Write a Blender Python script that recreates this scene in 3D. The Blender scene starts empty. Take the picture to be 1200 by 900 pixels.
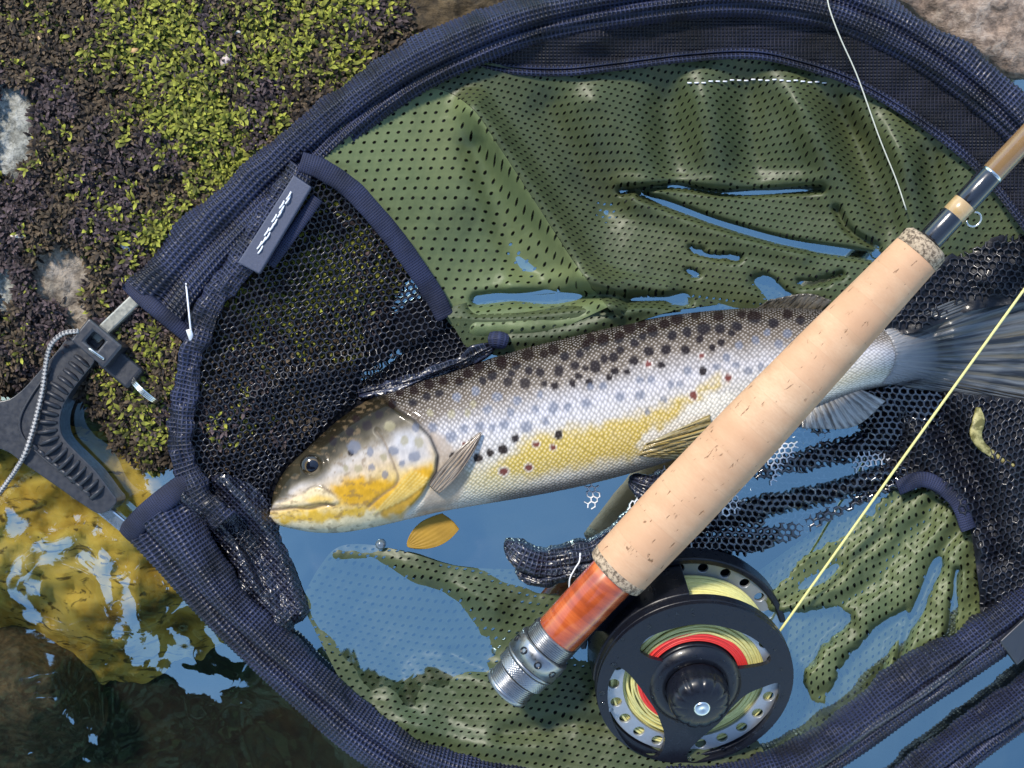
import bpy, bmesh, math, random
import numpy as np
from mathutils import Vector, Matrix

random.seed(7); rng = np.random.default_rng(7)
scene = bpy.context.scene
COL = scene.collection

# ------------------------------------------------------------------ camera, sky, sun, exposure
D = 0.55                       # camera height above the water, metres
S = 0.43 / 1200                # metres per photo pixel at the water surface
cam_d = bpy.data.cameras.new('camera'); cam = bpy.data.objects.new('camera', cam_d); COL.objects.link(cam)
cam.location = (0, 0, D); cam.rotation_euler = (0, 0, 0)
cam_d.sensor_fit = 'HORIZONTAL'; cam_d.angle = 2 * math.atan(0.215 / D)
cam_d.clip_start = 0.01; cam_d.clip_end = 200
scene.camera = cam

SUN_EL, SUN_AZ = math.radians(50), math.radians(-38)     # azimuth from +y, towards -x : light from the upper left
world = bpy.data.worlds.new('World'); scene.world = world; world.use_nodes = True
wn = world.node_tree; wn.nodes.clear()
sky = wn.nodes.new('ShaderNodeTexSky'); sky.sky_type = 'NISHITA'; sky.sun_disc = False
sky.sun_elevation = SUN_EL; sky.sun_rotation = SUN_AZ; sky.air_density = 1.5; sky.dust_density = 0.1; sky.ozone_density = 3.5
bgn = wn.nodes.new('ShaderNodeBackground'); bgn.inputs[1].default_value = 0.14
wo = wn.nodes.new('ShaderNodeOutputWorld')
# thin broken high cloud over the whole sky
tco = wn.nodes.new('ShaderNodeTexCoord'); cn = wn.nodes.new('ShaderNodeTexNoise'); cn.inputs['Scale'].default_value = 3.2; cn.inputs['Detail'].default_value = 6; cn.inputs['Roughness'].default_value = 0.5
cr = wn.nodes.new('ShaderNodeValToRGB'); cr.color_ramp.elements[0].position = 0.42; cr.color_ramp.elements[0].color = (0, 0, 0, 1); cr.color_ramp.elements[1].position = 0.78; cr.color_ramp.elements[1].color = (0.30, 0.30, 0.30, 1)
cm = wn.nodes.new('ShaderNodeMix'); cm.data_type = 'RGBA'; cm.inputs[7].default_value = (3.6, 4.2, 5.0, 1)
wn.links.new(tco.outputs['Generated'], cn.inputs['Vector']); wn.links.new(cn.outputs[0], cr.inputs[0]); wn.links.new(cr.outputs[0], cm.inputs[0]); wn.links.new(sky.outputs[0], cm.inputs[6])
wn.links.new(cm.outputs[2], bgn.inputs[0]); wn.links.new(bgn.outputs[0], wo.inputs[0])
sd = bpy.data.lights.new('sun', 'SUN'); sd.energy = 2.6; sd.angle = math.radians(7); sd.color = (1.0, 0.92, 0.80)
sun = bpy.data.objects.new('sun', sd); COL.objects.link(sun)
sdir = Vector((math.sin(SUN_AZ) * math.cos(SUN_EL), math.cos(SUN_AZ) * math.cos(SUN_EL), math.sin(SUN_EL)))
sun.rotation_euler = sdir.to_track_quat('Z', 'Y').to_euler(); sun.location = (0, 0, 3)
vs = scene.view_settings; vs.view_transform = 'Standard'; vs.look = 'None'; vs.exposure = 0.95; vs.gamma = 1.0; vs.use_curve_mapping = False
scene.cycles.use_denoising = True
scene.cycles.max_bounces = 8; scene.cycles.transparent_max_bounces = 24
scene.cycles.sample_clamp_indirect = 6.0

# ------------------------------------------------------------------ helpers
WM = {}
def P(px, py, z=0.0):
    """photo pixel + height (m) -> world point"""
    px = np.asarray(px, float); py = np.asarray(py, float); z = np.asarray(z, float)
    k = S * (D - z) / D
    return np.stack(np.broadcast_arrays((px - 600) * k, (450 - py) * k, z), -1)

def tag(o, label=None, cat=None, group=None, kind=None):
    if label: o['label'] = label
    if cat: o['category'] = cat
    if group: o['group'] = group
    if kind: o['kind'] = kind
    return o

def thing(name, loc, label, cat, group=None, mat=None):
    o = bpy.data.objects.new(name, None); COL.objects.link(o); o.empty_display_size = 0.01
    m = mat if mat is not None else Matrix.Translation(Vector([float(c) for c in loc]))
    o.matrix_world = m; WM[o] = m.copy()
    return tag(o, label, cat, group)

def mk(name, V, F, mat, parent=None, uv=None, col=None, smooth=True, local=False):
    V = np.asarray(V, np.float64).reshape(-1, 3)
    if parent is not None and not local:
        inv = np.array(WM[parent].inverted())
        V = V @ inv[:3, :3].T + inv[:3, 3]
    me = bpy.data.meshes.new(name)
    if isinstance(F, np.ndarray):
        n, k = F.shape
        me.vertices.add(len(V)); me.vertices.foreach_set('co', V.astype(np.float32).ravel())
        me.loops.add(n * k); me.loops.foreach_set('vertex_index', F.astype(np.int32).ravel())
        me.polygons.add(n); me.polygons.foreach_set('loop_start', np.arange(0, n * k, k, dtype=np.int32))
        me.update(calc_edges=True)
    else:
        me.from_pydata([tuple(v) for v in V], [], [tuple(int(i) for i in f) for f in F])
    if uv is not None:
        uv = np.asarray(uv, np.float32).reshape(-1, 2)
        li = np.empty(len(me.loops), np.int32); me.loops.foreach_get('vertex_index', li)
        l = me.uv_layers.new(name='UVMap'); l.data.foreach_set('uv', uv[li].ravel())
    if col is not None:
        col = np.asarray(col, np.float32).reshape(-1, 3)
        c4 = np.ones((len(V), 4), np.float32); c4[:, :3] = col
        a = me.color_attributes.new('Col', 'FLOAT_COLOR', 'POINT'); a.data.foreach_set('color', c4.ravel())
    me.polygons.foreach_set('use_smooth', np.full(len(me.polygons), smooth))
    me.validate()
    me.materials.append(mat)
    o = bpy.data.objects.new(name, me); COL.objects.link(o)
    if parent is not None:
        o.parent = parent; WM[o] = WM[parent].copy()
    else:
        WM[o] = Matrix.Identity(4)
    return o

def grid_faces(n, m, wrap=False):
    i = np.arange(n - 1)[:, None]; mm = m if wrap else m - 1
    j = np.arange(mm)[None, :]; j2 = (j + 1) % m
    return np.stack([i * m + j, (i + 1) * m + j, (i + 1) * m + j2, i * m + j2], -1).reshape(-1, 4)

def spline(pts, n, closed=False):
    """Catmull-Rom through points of any dimension, n samples spaced evenly by the first two coordinates"""
    p = np.asarray(pts, float)
    if closed: q = np.vstack([p[-1], p, p[0], p[1]])
    else: q = np.vstack([2 * p[0] - p[1], p, 2 * p[-1] - p[-2]])
    segs = len(q) - 3; out = []
    K = 24
    t = np.linspace(0, 1, K, endpoint=False)[:, None]
    for s in range(segs):
        a, b, c, d = q[s:s + 4]
        out.append(0.5 * ((2 * b) + (-a + c) * t + (2 * a - 5 * b + 4 * c - d) * t ** 2 + (-a + 3 * b - 3 * c + d) * t ** 3))
    out.append(q[-2][None]); o = np.vstack(out)
    L = np.r_[0, np.cumsum(np.linalg.norm(np.diff(o[:, :2], axis=0), axis=1))]
    s = np.linspace(0, L[-1], n, endpoint=not closed)
    return np.stack([np.interp(s, L, o[:, k]) for k in range(o.shape[1])], 1)

def hash2(i, j, seed):
    h = np.sin(i * 127.1 + j * 311.7 + seed * 74.7) * 43758.5453
    return h - np.floor(h)
def vnoise(x, y, seed=0):
    xi = np.floor(x); yi = np.floor(y); fx = x - xi; fy = y - yi
    fx = fx * fx * (3 - 2 * fx); fy = fy * fy * (3 - 2 * fy)
    a = hash2(xi, yi, seed); b = hash2(xi + 1, yi, seed); c = hash2(xi, yi + 1, seed); d = hash2(xi + 1, yi + 1, seed)
    return (a * (1 - fx) + b * fx) * (1 - fy) + (c * (1 - fx) + d * fx) * fy
def fbm(x, y, seed=0, o=4):
    r = 0; a = 0.5
    for k in range(o):
        r = r + a * vnoise(x, y, seed + k); x = x * 2.03; y = y * 2.03; a *= 0.5
    return r / (1 - 0.5 ** o)
def sstep(a, b, x):
    t = np.clip((x - a) / (b - a), 0, 1); return t * t * (3 - 2 * t)
def pdist(x, y, poly, closed=False):
    p = np.asarray(poly, float)
    if closed: p = np.vstack([p, p[:1]])
    d = np.full(np.shape(x), 1e9)
    for a, b in zip(p[:-1], p[1:]):
        ab = b - a; t = np.clip(((x - a[0]) * ab[0] + (y - a[1]) * ab[1]) / max(ab @ ab, 1e-9), 0, 1)
        d = np.minimum(d, np.hypot(x - a[0] - t * ab[0], y - a[1] - t * ab[1]))
    return d
def inside(x, y, poly):
    p = np.asarray(poly, float); c = np.zeros(np.shape(x), bool); j = len(p) - 1
    for i in range(len(p)):
        xi, yi = p[i]; xj, yj = p[j]
        if yi != yj:
            c ^= ((yi > y) != (yj > y)) & (x < (xj - xi) * (y - yi) / (yj - yi) + xi)
        j = i
    return c
def sdf(x, y, poly):
    d = pdist(x, y, poly, True); return np.where(inside(x, y, poly), -d, d)
def tps(ctrl):
    c = np.asarray(ctrl, float); n = len(c); xy = c[:, :2] / 100
    def U(r): return np.where(r > 1e-9, r * r * np.log(r + 1e-12), 0)
    K = U(np.linalg.norm(xy[:, None] - xy[None], axis=2)) + 0.02 * np.eye(n)
    Pm = np.c_[np.ones(n), xy]; A = np.block([[K, Pm], [Pm.T, np.zeros((3, 3))]])
    w = np.linalg.solve(A, np.r_[c[:, 2], np.zeros(3)])
    def f(x, y):
        x = np.asarray(x, float) / 100; y = np.asarray(y, float) / 100
        r = w[n] + w[n + 1] * x + w[n + 2] * y
        for k in range(n): r = r + w[k] * U(np.hypot(x - xy[k, 0], y - xy[k, 1]))
        return r
    return f
def ridge(x, y, poly, amp, w):
    return amp * np.exp(-(pdist(x, y, spline(poly, 40)) / w) ** 2)

def tube(path, hw, ht, nseg, disp=None, caps=True):
    """flattened tube along a 3D path; hw sideways, ht upward; returns V,F,uv (uv in metres)"""
    path = np.asarray(path, float); n = len(path)
    T = np.gradient(path, axis=0); T /= np.linalg.norm(T, axis=1)[:, None]
    up = np.array([0, 0, 1.0]); N = np.cross(T, up); N /= np.maximum(np.linalg.norm(N, axis=1), 1e-9)[:, None]
    B = np.cross(N, T)
    th = np.linspace(0, 2 * np.pi, nseg, endpoint=False)
    hw = np.broadcast_to(np.asarray(hw, float), (n,))[:, None]; ht = np.broadcast_to(np.asarray(ht, float), (n,))[:, None]
    Ls = np.r_[0, np.cumsum(np.linalg.norm(np.diff(path, axis=0), axis=1))]
    d = 0 if disp is None else disp(Ls[:, None] + 0 * th[None], th[None] + 0 * Ls[:, None])
    cw = (hw + d) * np.cos(th)[None]; ct = (ht + d) * np.sin(th)[None]
    V = path[:, None] + N[:, None] * cw[..., None] + B[:, None] * ct[..., None]
    F = grid_faces(n, nseg, True)
    uvv = np.stack([np.broadcast_to(Ls[:, None], (n, nseg)), np.broadcast_to(np.abs(th - np.pi)[None] * float(np.mean(hw)), (n, nseg))], -1)
    V = V.reshape(-1, 3); uvv = uvv.reshape(-1, 2)
    if caps:
        k = len(V); V = np.vstack([V, path[:1], path[-1:]]); uvv = np.vstack([uvv, uvv[:1], uvv[-1:]])
        a = np.arange(nseg); b = (a + 1) % nseg; e = (n - 1) * nseg
        F = np.vstack([F, np.stack([a, b, np.full(nseg, k), np.full(nseg, k)], 1)[:, [0, 1, 2, 3]], np.stack([e + b, e + a, np.full(nseg, k + 1), np.full(nseg, k + 1)], 1)])
        F = [tuple(f[:3]) if f[2] == f[3] else tuple(f) for f in F.tolist()]
    return V, F, uvv

def ptube(pts, n):
    """spline of (px,py,z_mm,...) -> world path + extra columns"""
    s = spline(pts, n); return P(s[:, 0], s[:, 1], s[:, 2] / 1000), s

def lathe(prof, nseg, M):
    """prof [(t,r)] turned round local Z of matrix M"""
    pr = np.asarray(prof, float); th = np.linspace(0, 2 * np.pi, nseg, endpoint=False)
    V = np.stack([pr[:, 1, None] * np.cos(th), pr[:, 1, None] * np.sin(th), np.broadcast_to(pr[:, 0, None], (len(pr), nseg))], -1).reshape(-1, 3)
    A = np.array(M); V = V @ A[:3, :3].T + A[:3, 3]
    uv = np.stack([np.broadcast_to(th / (2 * np.pi), (len(pr), nseg)), np.broadcast_to(pr[:, 0, None], (len(pr), nseg))], -1)
    return V, grid_faces(len(pr), nseg, True), uv.reshape(-1, 2)

def plate(loops, z0, z1, M=None):
    """flat plate from closed 2D loops (first outer, then holes), extruded z0..z1"""
    bm = bmesh.new(); edges = []
    for lp in loops:
        vs_ = [bm.verts.new((x, y, z0)) for x, y in lp]
        for a, b in zip(vs_, vs_[1:] + vs_[:1]): edges.append(bm.edges.new((a, b)))
    bmesh.ops.triangle_fill(bm, use_beauty=True, use_dissolve=False, edges=edges)
    r = bmesh.ops.extrude_face_region(bm, geom=list(bm.faces))
    bmesh.ops.translate(bm, verts=[g for g in r['geom'] if isinstance(g, bmesh.types.BMVert)], vec=(0, 0, z1 - z0))
    bmesh.ops.recalc_face_normals(bm, faces=bm.faces)
    bm.verts.index_update()
    V = np.array([v.co[:] for v in bm.verts]); F = [[v.index for v in f.verts] for f in bm.faces]
    bm.free()
    if M is not None:
        A = np.array(M); V = V @ A[:3, :3].T + A[:3, 3]
    return V, F
def bevel(o, w=0.0005, seg=2, ang=40):
    m = o.modifiers.new('bevel', 'BEVEL'); m.width = w; m.segments = seg; m.limit_method = 'ANGLE'; m.angle_limit = math.radians(ang); return o
def solid(o, t):
    m = o.modifiers.new('thickness', 'SOLIDIFY'); m.thickness = t; m.offset = 0; return o
def circ(r, n, cx=0, cy=0): return [(cx + r * math.cos(2 * math.pi * k / n), cy + r * math.sin(2 * math.pi * k / n)) for k in range(n)]

# ------------------------------------------------------------------ materials
class MT:
    def __init__(s, name):
        s.m = bpy.data.materials.new(name); s.m.use_nodes = True; s.t = s.m.node_tree
        s.b = s.t.nodes['Principled BSDF']; s.out = s.t.nodes['Material Output']
    def n(s, typ, **kw):
        nd = s.t.nodes.new('ShaderNode' + typ)
        for k, v in kw.items(): setattr(nd, k, v)
        return nd
    def l(s, a, b): s.t.links.new(a, b)
    def set(s, **kw):
        for k, v in kw.items():
            s.b.inputs[k.replace('_', ' ')].default_value = v if not (isinstance(v, tuple) and len(v) == 3) else (*v, 1)
        return s
    def math(s, op, a, b=None, c=None):
        nd = s.n('Math', operation=op)
        for i, v in enumerate((a, b, c)):
            if v is None: continue
            if isinstance(v, (int, float)): nd.inputs[i].default_value = v
            else: s.l(v, nd.inputs[i])
        return nd.outputs[0]
    def ramp(s, fac, stops, interp='LINEAR'):
        r = s.n('ValToRGB'); r.color_ramp.interpolation = interp; e = r.color_ramp.elements
        while len(e) < len(stops): e.new(0.5)
        for el, (p, c) in zip(e, stops): el.position = p; el.color = (*c, 1) if not isinstance(c, (int, float)) else (c, c, c, 1)
        s.l(fac, r.inputs[0]); return r.outputs[0]
    def mix(s, fac, a, b, typ='MIX'):
        nd = s.n('Mix', data_type='RGBA', blend_type=typ)
        for sock, v in ((nd.inputs[0], fac), (nd.inputs[6], a), (nd.inputs[7], b)):
            if isinstance(v, (int, float)): sock.default_value = v
            elif isinstance(v, tuple): sock.default_value = (*v, 1)
            else: s.l(v, sock)
        return nd.outputs[2]
    def noise(s, scale, vec=None, detail=4, rough=0.55, dist=0, out='Fac'):
        nd = s.n('TexNoise'); nd.inputs['Scale'].default_value = scale; nd.inputs['Detail'].default_value = detail
        nd.inputs['Roughness'].default_value = rough; nd.inputs['Distortion'].default_value = dist
        if vec is None: vec = s.obj()
        s.l(vec, nd.inputs['Vector']); return nd.outputs[0 if out == 'Fac' else 1]
    def obj(s):
        g = s.n('NewGeometry'); return g.outputs['Position']
    def uv(s): return s.n('UVMap').outputs[0]
    def mapped(s, vec, scale=(1, 1, 1), rot=0):
        mp = s.n('Mapping'); mp.inputs['Scale'].default_value = scale; mp.inputs['Rotation'].default_value = (0, 0, rot)
        s.l(vec, mp.inputs[0]); return mp.outputs[0]
    def bump(s, h, strength=0.5, dist=0.001):
        b = s.n('Bump'); b.inputs['Strength'].default_value = strength; b.inputs['Distance'].default_value = dist
        s.l(h, b.inputs['Height']); s.l(b.outputs[0], s.b.inputs['Normal']); return b.outputs[0]
    def base(s, c): s.l(c, s.b.inputs['Base Color'])
    def attr(s): nd = s.n('VertexColor'); nd.layer_name = 'Col'; return nd.outputs[0]

def simple(name, c, rough=0.5, metal=0.0, var=0.25, nscale=300, coat=0.0, bump=0.2, spec=0.5):
    m = MT(name).set(Roughness=rough, Metallic=metal, Coat_Weight=coat, Coat_Roughness=0.08, Specular_IOR_Level=spec)
    f = m.noise(nscale)
    m.base(m.mix(f, tuple(x * (1 - var) for x in c), tuple(min(1, x * (1 + var)) for x in c)))
    m.l(m.ramp(m.noise(nscale * 2.3), [(0.3, rough * 0.75), (0.7, min(1, rough * 1.3))]), m.b.inputs['Roughness'])
    if bump: m.bump(f, bump, 0.0004)
    return m.m

def mat_water():
    m = MT('water'); m.t.nodes.remove(m.b)
    pos = m.obj()
    n1 = m.noise(7, pos, 2, 0.45, 0.8); n2 = m.noise(30, pos, 2, 0.5, 0.3)
    # ripples run in the open stream to the left of the net, the water held in the bag is nearly still
    sep = m.n('SeparateXYZ'); m.l(pos, sep.inputs[0])
    w = m.ramp(m.math('ADD', m.math('MULTIPLY', sep.outputs[0], 1.0), 0.5), [(0.30, 1.0), (0.42, 0.12)])
    h = m.math('ADD', m.math('MULTIPLY', n1, 1.0), m.math('MULTIPLY', n2, 0.16))
    b = m.n('Bump'); b.inputs['Distance'].default_value = 0.03; m.l(h, b.inputs['Height'])
    m.l(m.math('MULTIPLY', w, 0.45), b.inputs['Strength'])
    dt = m.n('VectorMath', operation='DOT_PRODUCT'); m.l(b.outputs[0], dt.inputs[0]); m.l(m.n('NewGeometry').outputs['Incoming'], dt.inputs[1])
    c5 = m.math('POWER', m.math('SUBTRACT', 1.0, m.math('ABSOLUTE', dt.outputs['Value'])), 5.0)     # Schlick, the same from both sides
    fac = m.math('MULTIPLY_ADD', c5, 0.64, 0.36)
    g = m.n('BsdfGlossy'); g.inputs['Roughness'].default_value = 0.015; g.inputs['Color'].default_value = (0.64, 0.92, 1.0, 1); m.l(b.outputs[0], g.inputs['Normal'])
    tr = m.n('BsdfTransparent'); tr.inputs[0].default_value = (0.96, 0.97, 0.94, 1)
    mx = m.n('MixShader'); m.l(fac, mx.inputs[0]); m.l(tr.outputs[0], mx.inputs[1]); m.l(g.outputs[0], mx.inputs[2])
    m.l(mx.outputs[0], m.out.inputs[0]); return m.m

def mat_green(name, hole=0.24, k=1.0, wet=0.3):
    m = MT(name).set(Roughness=0.48, Specular_IOR_Level=0.4, Coat_Weight=wet, Coat_Roughness=0.36)
    T3 = lambda *q: tuple(v * k for v in q)
    n = m.noise(60); c = m.mix(n, T3(0.066, 0.098, 0.038), T3(0.13, 0.165, 0.078))
    n2 = m.noise(14, None, 2); c = m.mix(m.ramp(n2, [(0.35, 0.0), (0.65, 0.6)]), c, T3(0.145, 0.160, 0.062))
    stain = m.noise(38, None, 5, 0.65, 0.6); c = m.mix(m.ramp(stain, [(0.52, 0.0), (0.70, 0.5)]), c, T3(0.035, 0.045, 0.018))
    uv = m.uv()
    fine = m.noise(9, uv, 2)
    v = m.n('TexVoronoi', voronoi_dimensions='2D', feature='F1'); v.inputs['Randomness'].default_value = 0.06
    v.inputs['Scale'].default_value = 1.0; m.l(uv, v.inputs['Vector'])
    hm = m.ramp(v.outputs['Distance'], [(hole - 0.03, 1.0), (hole + 0.06, 0.0)])
    m.base(c)
    m.bump(m.math('ADD', m.math('MULTIPLY', v.outputs['Distance'], 1.0), m.math('MULTIPLY', fine, 0.25)), 0.45, 0.0004)
    tl = m.n('BsdfTranslucent'); m.l(c, tl.inputs[0])
    m1 = m.n('MixShader'); m1.inputs[0].default_value = 0.28; m.l(m.b.outputs[0], m1.inputs[1]); m.l(tl.outputs[0], m1.inputs[2])
    tr = m.n('BsdfTransparent'); m2 = m.n('MixShader'); m.l(hm, m2.inputs[0]); m.l(m1.outputs[0], m2.inputs[1]); m.l(tr.outputs[0], m2.inputs[2])
    m.l(m2.outputs[0], m.out.inputs[0]); return m.m

def mat_weave(name, c0, c1, pu, pv, rough=0.42, coat=0.25, strength=0.9, spec=0.6):
    """ribbed black netting; uv in metres, pu/pv thread pitch in metres"""
    m = MT(name).set(Roughness=rough, Specular_IOR_Level=spec, Coat_Weight=coat, Coat_Roughness=0.2)
    uv = m.uv(); sep = m.n('SeparateXYZ'); m.l(uv, sep.inputs[0])
    wob = m.math('MULTIPLY', m.noise(180, None, 2), 0.8)
    a = m.math('SINE', m.math('ADD', m.math('MULTIPLY', sep.outputs[0], 2 * math.pi / pu), wob))
    b = m.math('SINE', m.math('ADD', m.math('MULTIPLY', sep.outputs[1], 2 * math.pi / pv), wob))
    h = m.math('MAXIMUM', a, m.math('MULTIPLY', b, 0.8))
    f = m.ramp(m.math('MULTIPLY_ADD', h, 0.5, 0.5), [(0.25, 0.0), (0.8, 1.0)])
    big = m.noise(55, None, 3)
    c = m.mix(f, c0, c1)
    m.base(m.mix(m.ramp(big, [(0.35, 0.8), (0.62, 0.0)]), c, tuple(x * 0.5 for x in c0)))
    m.bump(h, strength, 0.0005); return m.m

def mat_fish():
    m = MT('trout_skin').set(Roughness=0.3, Specular_IOR_Level=0.08, Coat_Weight=0.22, Coat_Roughness=0.035)
    c = m.attr(); uv = m.uv()
    v = m.n('TexVoronoi', voronoi_dimensions='2D', feature='F1'); v.inputs['Randomness'].default_value = 0.34; v.inputs['Scale'].default_value = 1
    m.l(uv, v.inputs['Vector'])
    dot = m.ramp(v.outputs['Distance'], [(0.08, 1.0), (0.62, 0.0)])
    al = m.n('Attribute'); al.attribute_name = 'scales'
    am = al.outputs['Fac']
    lum = m.ramp(dot, [(0.0, 0.66), (1.0, 1.38)])
    glint = m.math('MULTIPLY', m.ramp(v.outputs['Distance'], [(0.10, 1.0), (0.34, 0.0)]), m.math('MULTIPLY', am, 0.42))  # bright highlight of each scale, mixed into the skin colour
    m.base(m.mix(glint, m.mix(am, c, m.mix(1.0, c, lum, 'MULTIPLY')), (0.60, 0.56, 0.54)))
    m.bump(m.math('MULTIPLY', dot, am), 0.35, 0.0005)
    return m.m

def mat_attr(name, rough=0.6, coat=0.0, spec=0.5, bump=0.0, nscale=800):
    m = MT(name).set(Roughness=rough, Coat_Weight=coat, Coat_Roughness=0.15, Specular_IOR_Level=spec)
    n = m.noise(nscale); m.base(m.mix(m.ramp(n, [(0.3, 0.0), (0.7, 1.0)]), m.mix(0.25, m.attr(), (0.01, 0.01, 0.008)), m.attr()))
    if bump: m.bump(n, bump, 0.0006)
    return m.m

def mat_fin(name, c_ray, c_web, c_edge, nray, alpha=0.9, c_base=None):
    m = MT(name).set(Roughness=0.3, Coat_Weight=0.4, Coat_Roughness=0.12, Specular_IOR_Level=0.6)
    uv = m.uv(); sep = m.n('SeparateXYZ'); m.l(uv, sep.inputs[0])
    st = m.noise(1.0, m.mapped(uv, (nray * 1.7, 2.2, 1)), 3, 0.6)
    w = m.math('SINE', m.math('ADD', m.math('MULTIPLY', sep.outputs[0], nray * 2 * math.pi), m.math('MULTIPLY', st, 7.0)))
    f = m.ramp(m.math('MULTIPLY_ADD', w, 0.5, 0.5), [(0.3, 0.0), (0.75, 1.0)])
    c = m.mix(f, c_web, c_ray); c = m.mix(m.ramp(st, [(0.42, 0.0), (0.62, 0.75)]), c, c_edge)
    if c_base: c = m.mix(m.ramp(m.math('ADD', sep.outputs[1], m.math('MULTIPLY', st, 0.2)), [(0.12, 1.0), (0.34, 0.0)]), c, c_base)
    m.base(c); m.bump(w, 0.5, 0.0004)
    tr = m.n('BsdfTransparent'); mx = m.n('MixShader')
    m.l(m.math('MULTIPLY_ADD', f, 1 - alpha * 0.75, alpha * 0.75), mx.inputs[0])
    m.l(tr.outputs[0], mx.inputs[1]); m.l(m.b.outputs[0], mx.inputs[2]); m.l(mx.outputs[0], m.out.inputs[0])
    return m.m

def mat_cork():
    m = MT('cork').set(Roughness=0.75, Specular_IOR_Level=0.25)
    uv = m.uv()
    big = m.noise(1.0, m.mapped(uv, (3, 90, 1)), 4, 0.6); fine = m.noise(1.0, m.mapped(uv, (40, 1500, 1)), 3)
    c = m.mix(m.ramp(big, [(0.3, 0.0), (0.7, 1.0)]), (0.45, 0.265, 0.155), (0.62, 0.42, 0.27))
    c = m.mix(m.ramp(fine, [(0.35, 0.25), (0.6, 0.0)]), c, (0.42, 0.25, 0.13))
    # rings of the grip, each stamped from a slightly different piece
    sep = m.n('SeparateXYZ'); m.l(uv, sep.inputs[0])
    rid = m.math('FLOOR', m.math('MULTIPLY', sep.outputs[1], 1 / 0.0128))
    wn_ = m.n('TexWhiteNoise', noise_dimensions='1D'); m.l(rid, wn_.inputs['W'])
    c = m.mix(m.math('MULTIPLY', wn_.outputs['Value'], 0.75), c, (0.50, 0.285, 0.165))
    stain = m.noise(1.0, m.mapped(uv, (1.5, 22, 1)), 3, 0.6, 0.5); c = m.mix(m.ramp(stain, [(0.5, 0.0), (0.72, 0.45)]), c, (0.33, 0.19, 0.11))
    fr = m.math('FRACT', m.math('MULTIPLY', sep.outputs[1], 1 / 0.0128))
    line = m.ramp(fr, [(0.0, 0.14), (0.025, 0.0), (0.975, 0.0), (1.0, 0.14)])
    c = m.mix(line, c, (0.30, 0.17, 0.09))
    # lenticels: short dark streaks
    vec = m.n('VectorMath', operation='ADD'); m.l(m.mapped(uv, (34, 150, 1)), vec.inputs[0])
    cmb = m.n('CombineXYZ'); m.l(m.math('MULTIPLY', wn_.outputs['Value'], 37.0), cmb.inputs[0]); m.l(cmb.outputs[0], vec.inputs[1])
    pit = m.noise(1.0, vec.outputs[0], 3, 0.65, 0.4)
    pm = m.ramp(pit, [(0.64, 0.0), (0.69, 1.0)])
    m.base(m.mix(m.math('MULTIPLY', pm, 0.8), c, (0.16, 0.085, 0.04)))
    m.bump(m.math('SUBTRACT', m.math('MULTIPLY', fine, 0.3), pm), 0.6, 0.0005); return m.m

def mat_speck(name, a, b, scale, rough=0.8):
    m = MT(name).set(Roughness=rough); n = m.noise(scale, None, 4, 0.7)
    m.base(m.mix(m.ramp(n, [(0.42, 0.0), (0.56, 1.0)]), a, b)); m.bump(n, 0.6, 0.0005); return m.m

def mat_wood():
    m = MT('burl_wood').set(Roughness=0.25, Coat_Weight=0.8, Coat_Roughness=0.07)
    uv = m.uv(); n = m.noise(1.0, m.mapped(uv, (2.2, 70, 1)), 5, 0.6, 1.2)
    n2 = m.noise(1.0, m.mapped(uv, (1.2, 210, 1)), 4, 0.6, 0.8)
    c = m.ramp(n, [(0.25, (0.16, 0.022, 0.006)), (0.48, (0.42, 0.075, 0.016)), (0.72, (0.62, 0.17, 0.045))])
    m.base(m.mix(m.ramp(n2, [(0.4, 0.55), (0.6, 0.0)]), c, (0.20, 0.03, 0.008))); return m.m

def mat_rock(name, c0, c1, c2, scale=40, rough=0.85, bump=0.8):
    m = MT(name).set(Roughness=rough)
    n = m.noise(scale, None, 8, 0.65); n2 = m.noise(scale * 4, None, 6, 0.7)
    c = m.ramp(n, [(0.3, c0), (0.5, c1), (0.68, c2)])
    m.base(m.mix(m.ramp(n2, [(0.4, 0.6), (0.55, 0.0)]), c, tuple(x * 0.45 for x in c0)))
    m.bump(m.math('ADD', n, m.math('MULTIPLY', n2, 0.4)), bump, 0.003); return m.m

def mat_ochre():
    m = MT('ochre_stone').set(Roughness=0.8, Specular_IOR_Level=0.2)
    pos = m.obj()
    w = m.noise(22, pos, 3, 0.5, 2.2); w2 = m.noise(45, m.mapped(pos, (1, 2.2, 1), 0.5), 3, 0.5, 3.0)
    c = m.ramp(w, [(0.26, (0.10, 0.06, 0.012)), (0.38, (0.42, 0.27, 0.04)), (0.55, (0.66, 0.47, 0.09)), (0.72, (0.50, 0.40, 0.14))])
    m.base(m.mix(m.ramp(w2, [(0.34, 0.85), (0.43, 0.0)]), c, (0.06, 0.035, 0.012))); m.bump(w, 0.5, 0.003); return m.m  # dark curls stand for ripple reflections, painted into the stone colour

def mat_braid():
    m = MT('braided_cord').set(Roughness=0.6)
    uv = m.uv(); ch = m.n('TexChecker'); ch.inputs['Scale'].default_value = 1.0
    ch.inputs['Color1'].default_value = (0.42, 0.40, 0.38, 1); ch.inputs['Color2'].default_value = (0.06, 0.06, 0.07, 1)
    m.l(m.mapped(uv, (900, 700, 1), 0.78), ch.inputs['Vector']); m.base(ch.outputs[0]); return m.m

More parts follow.
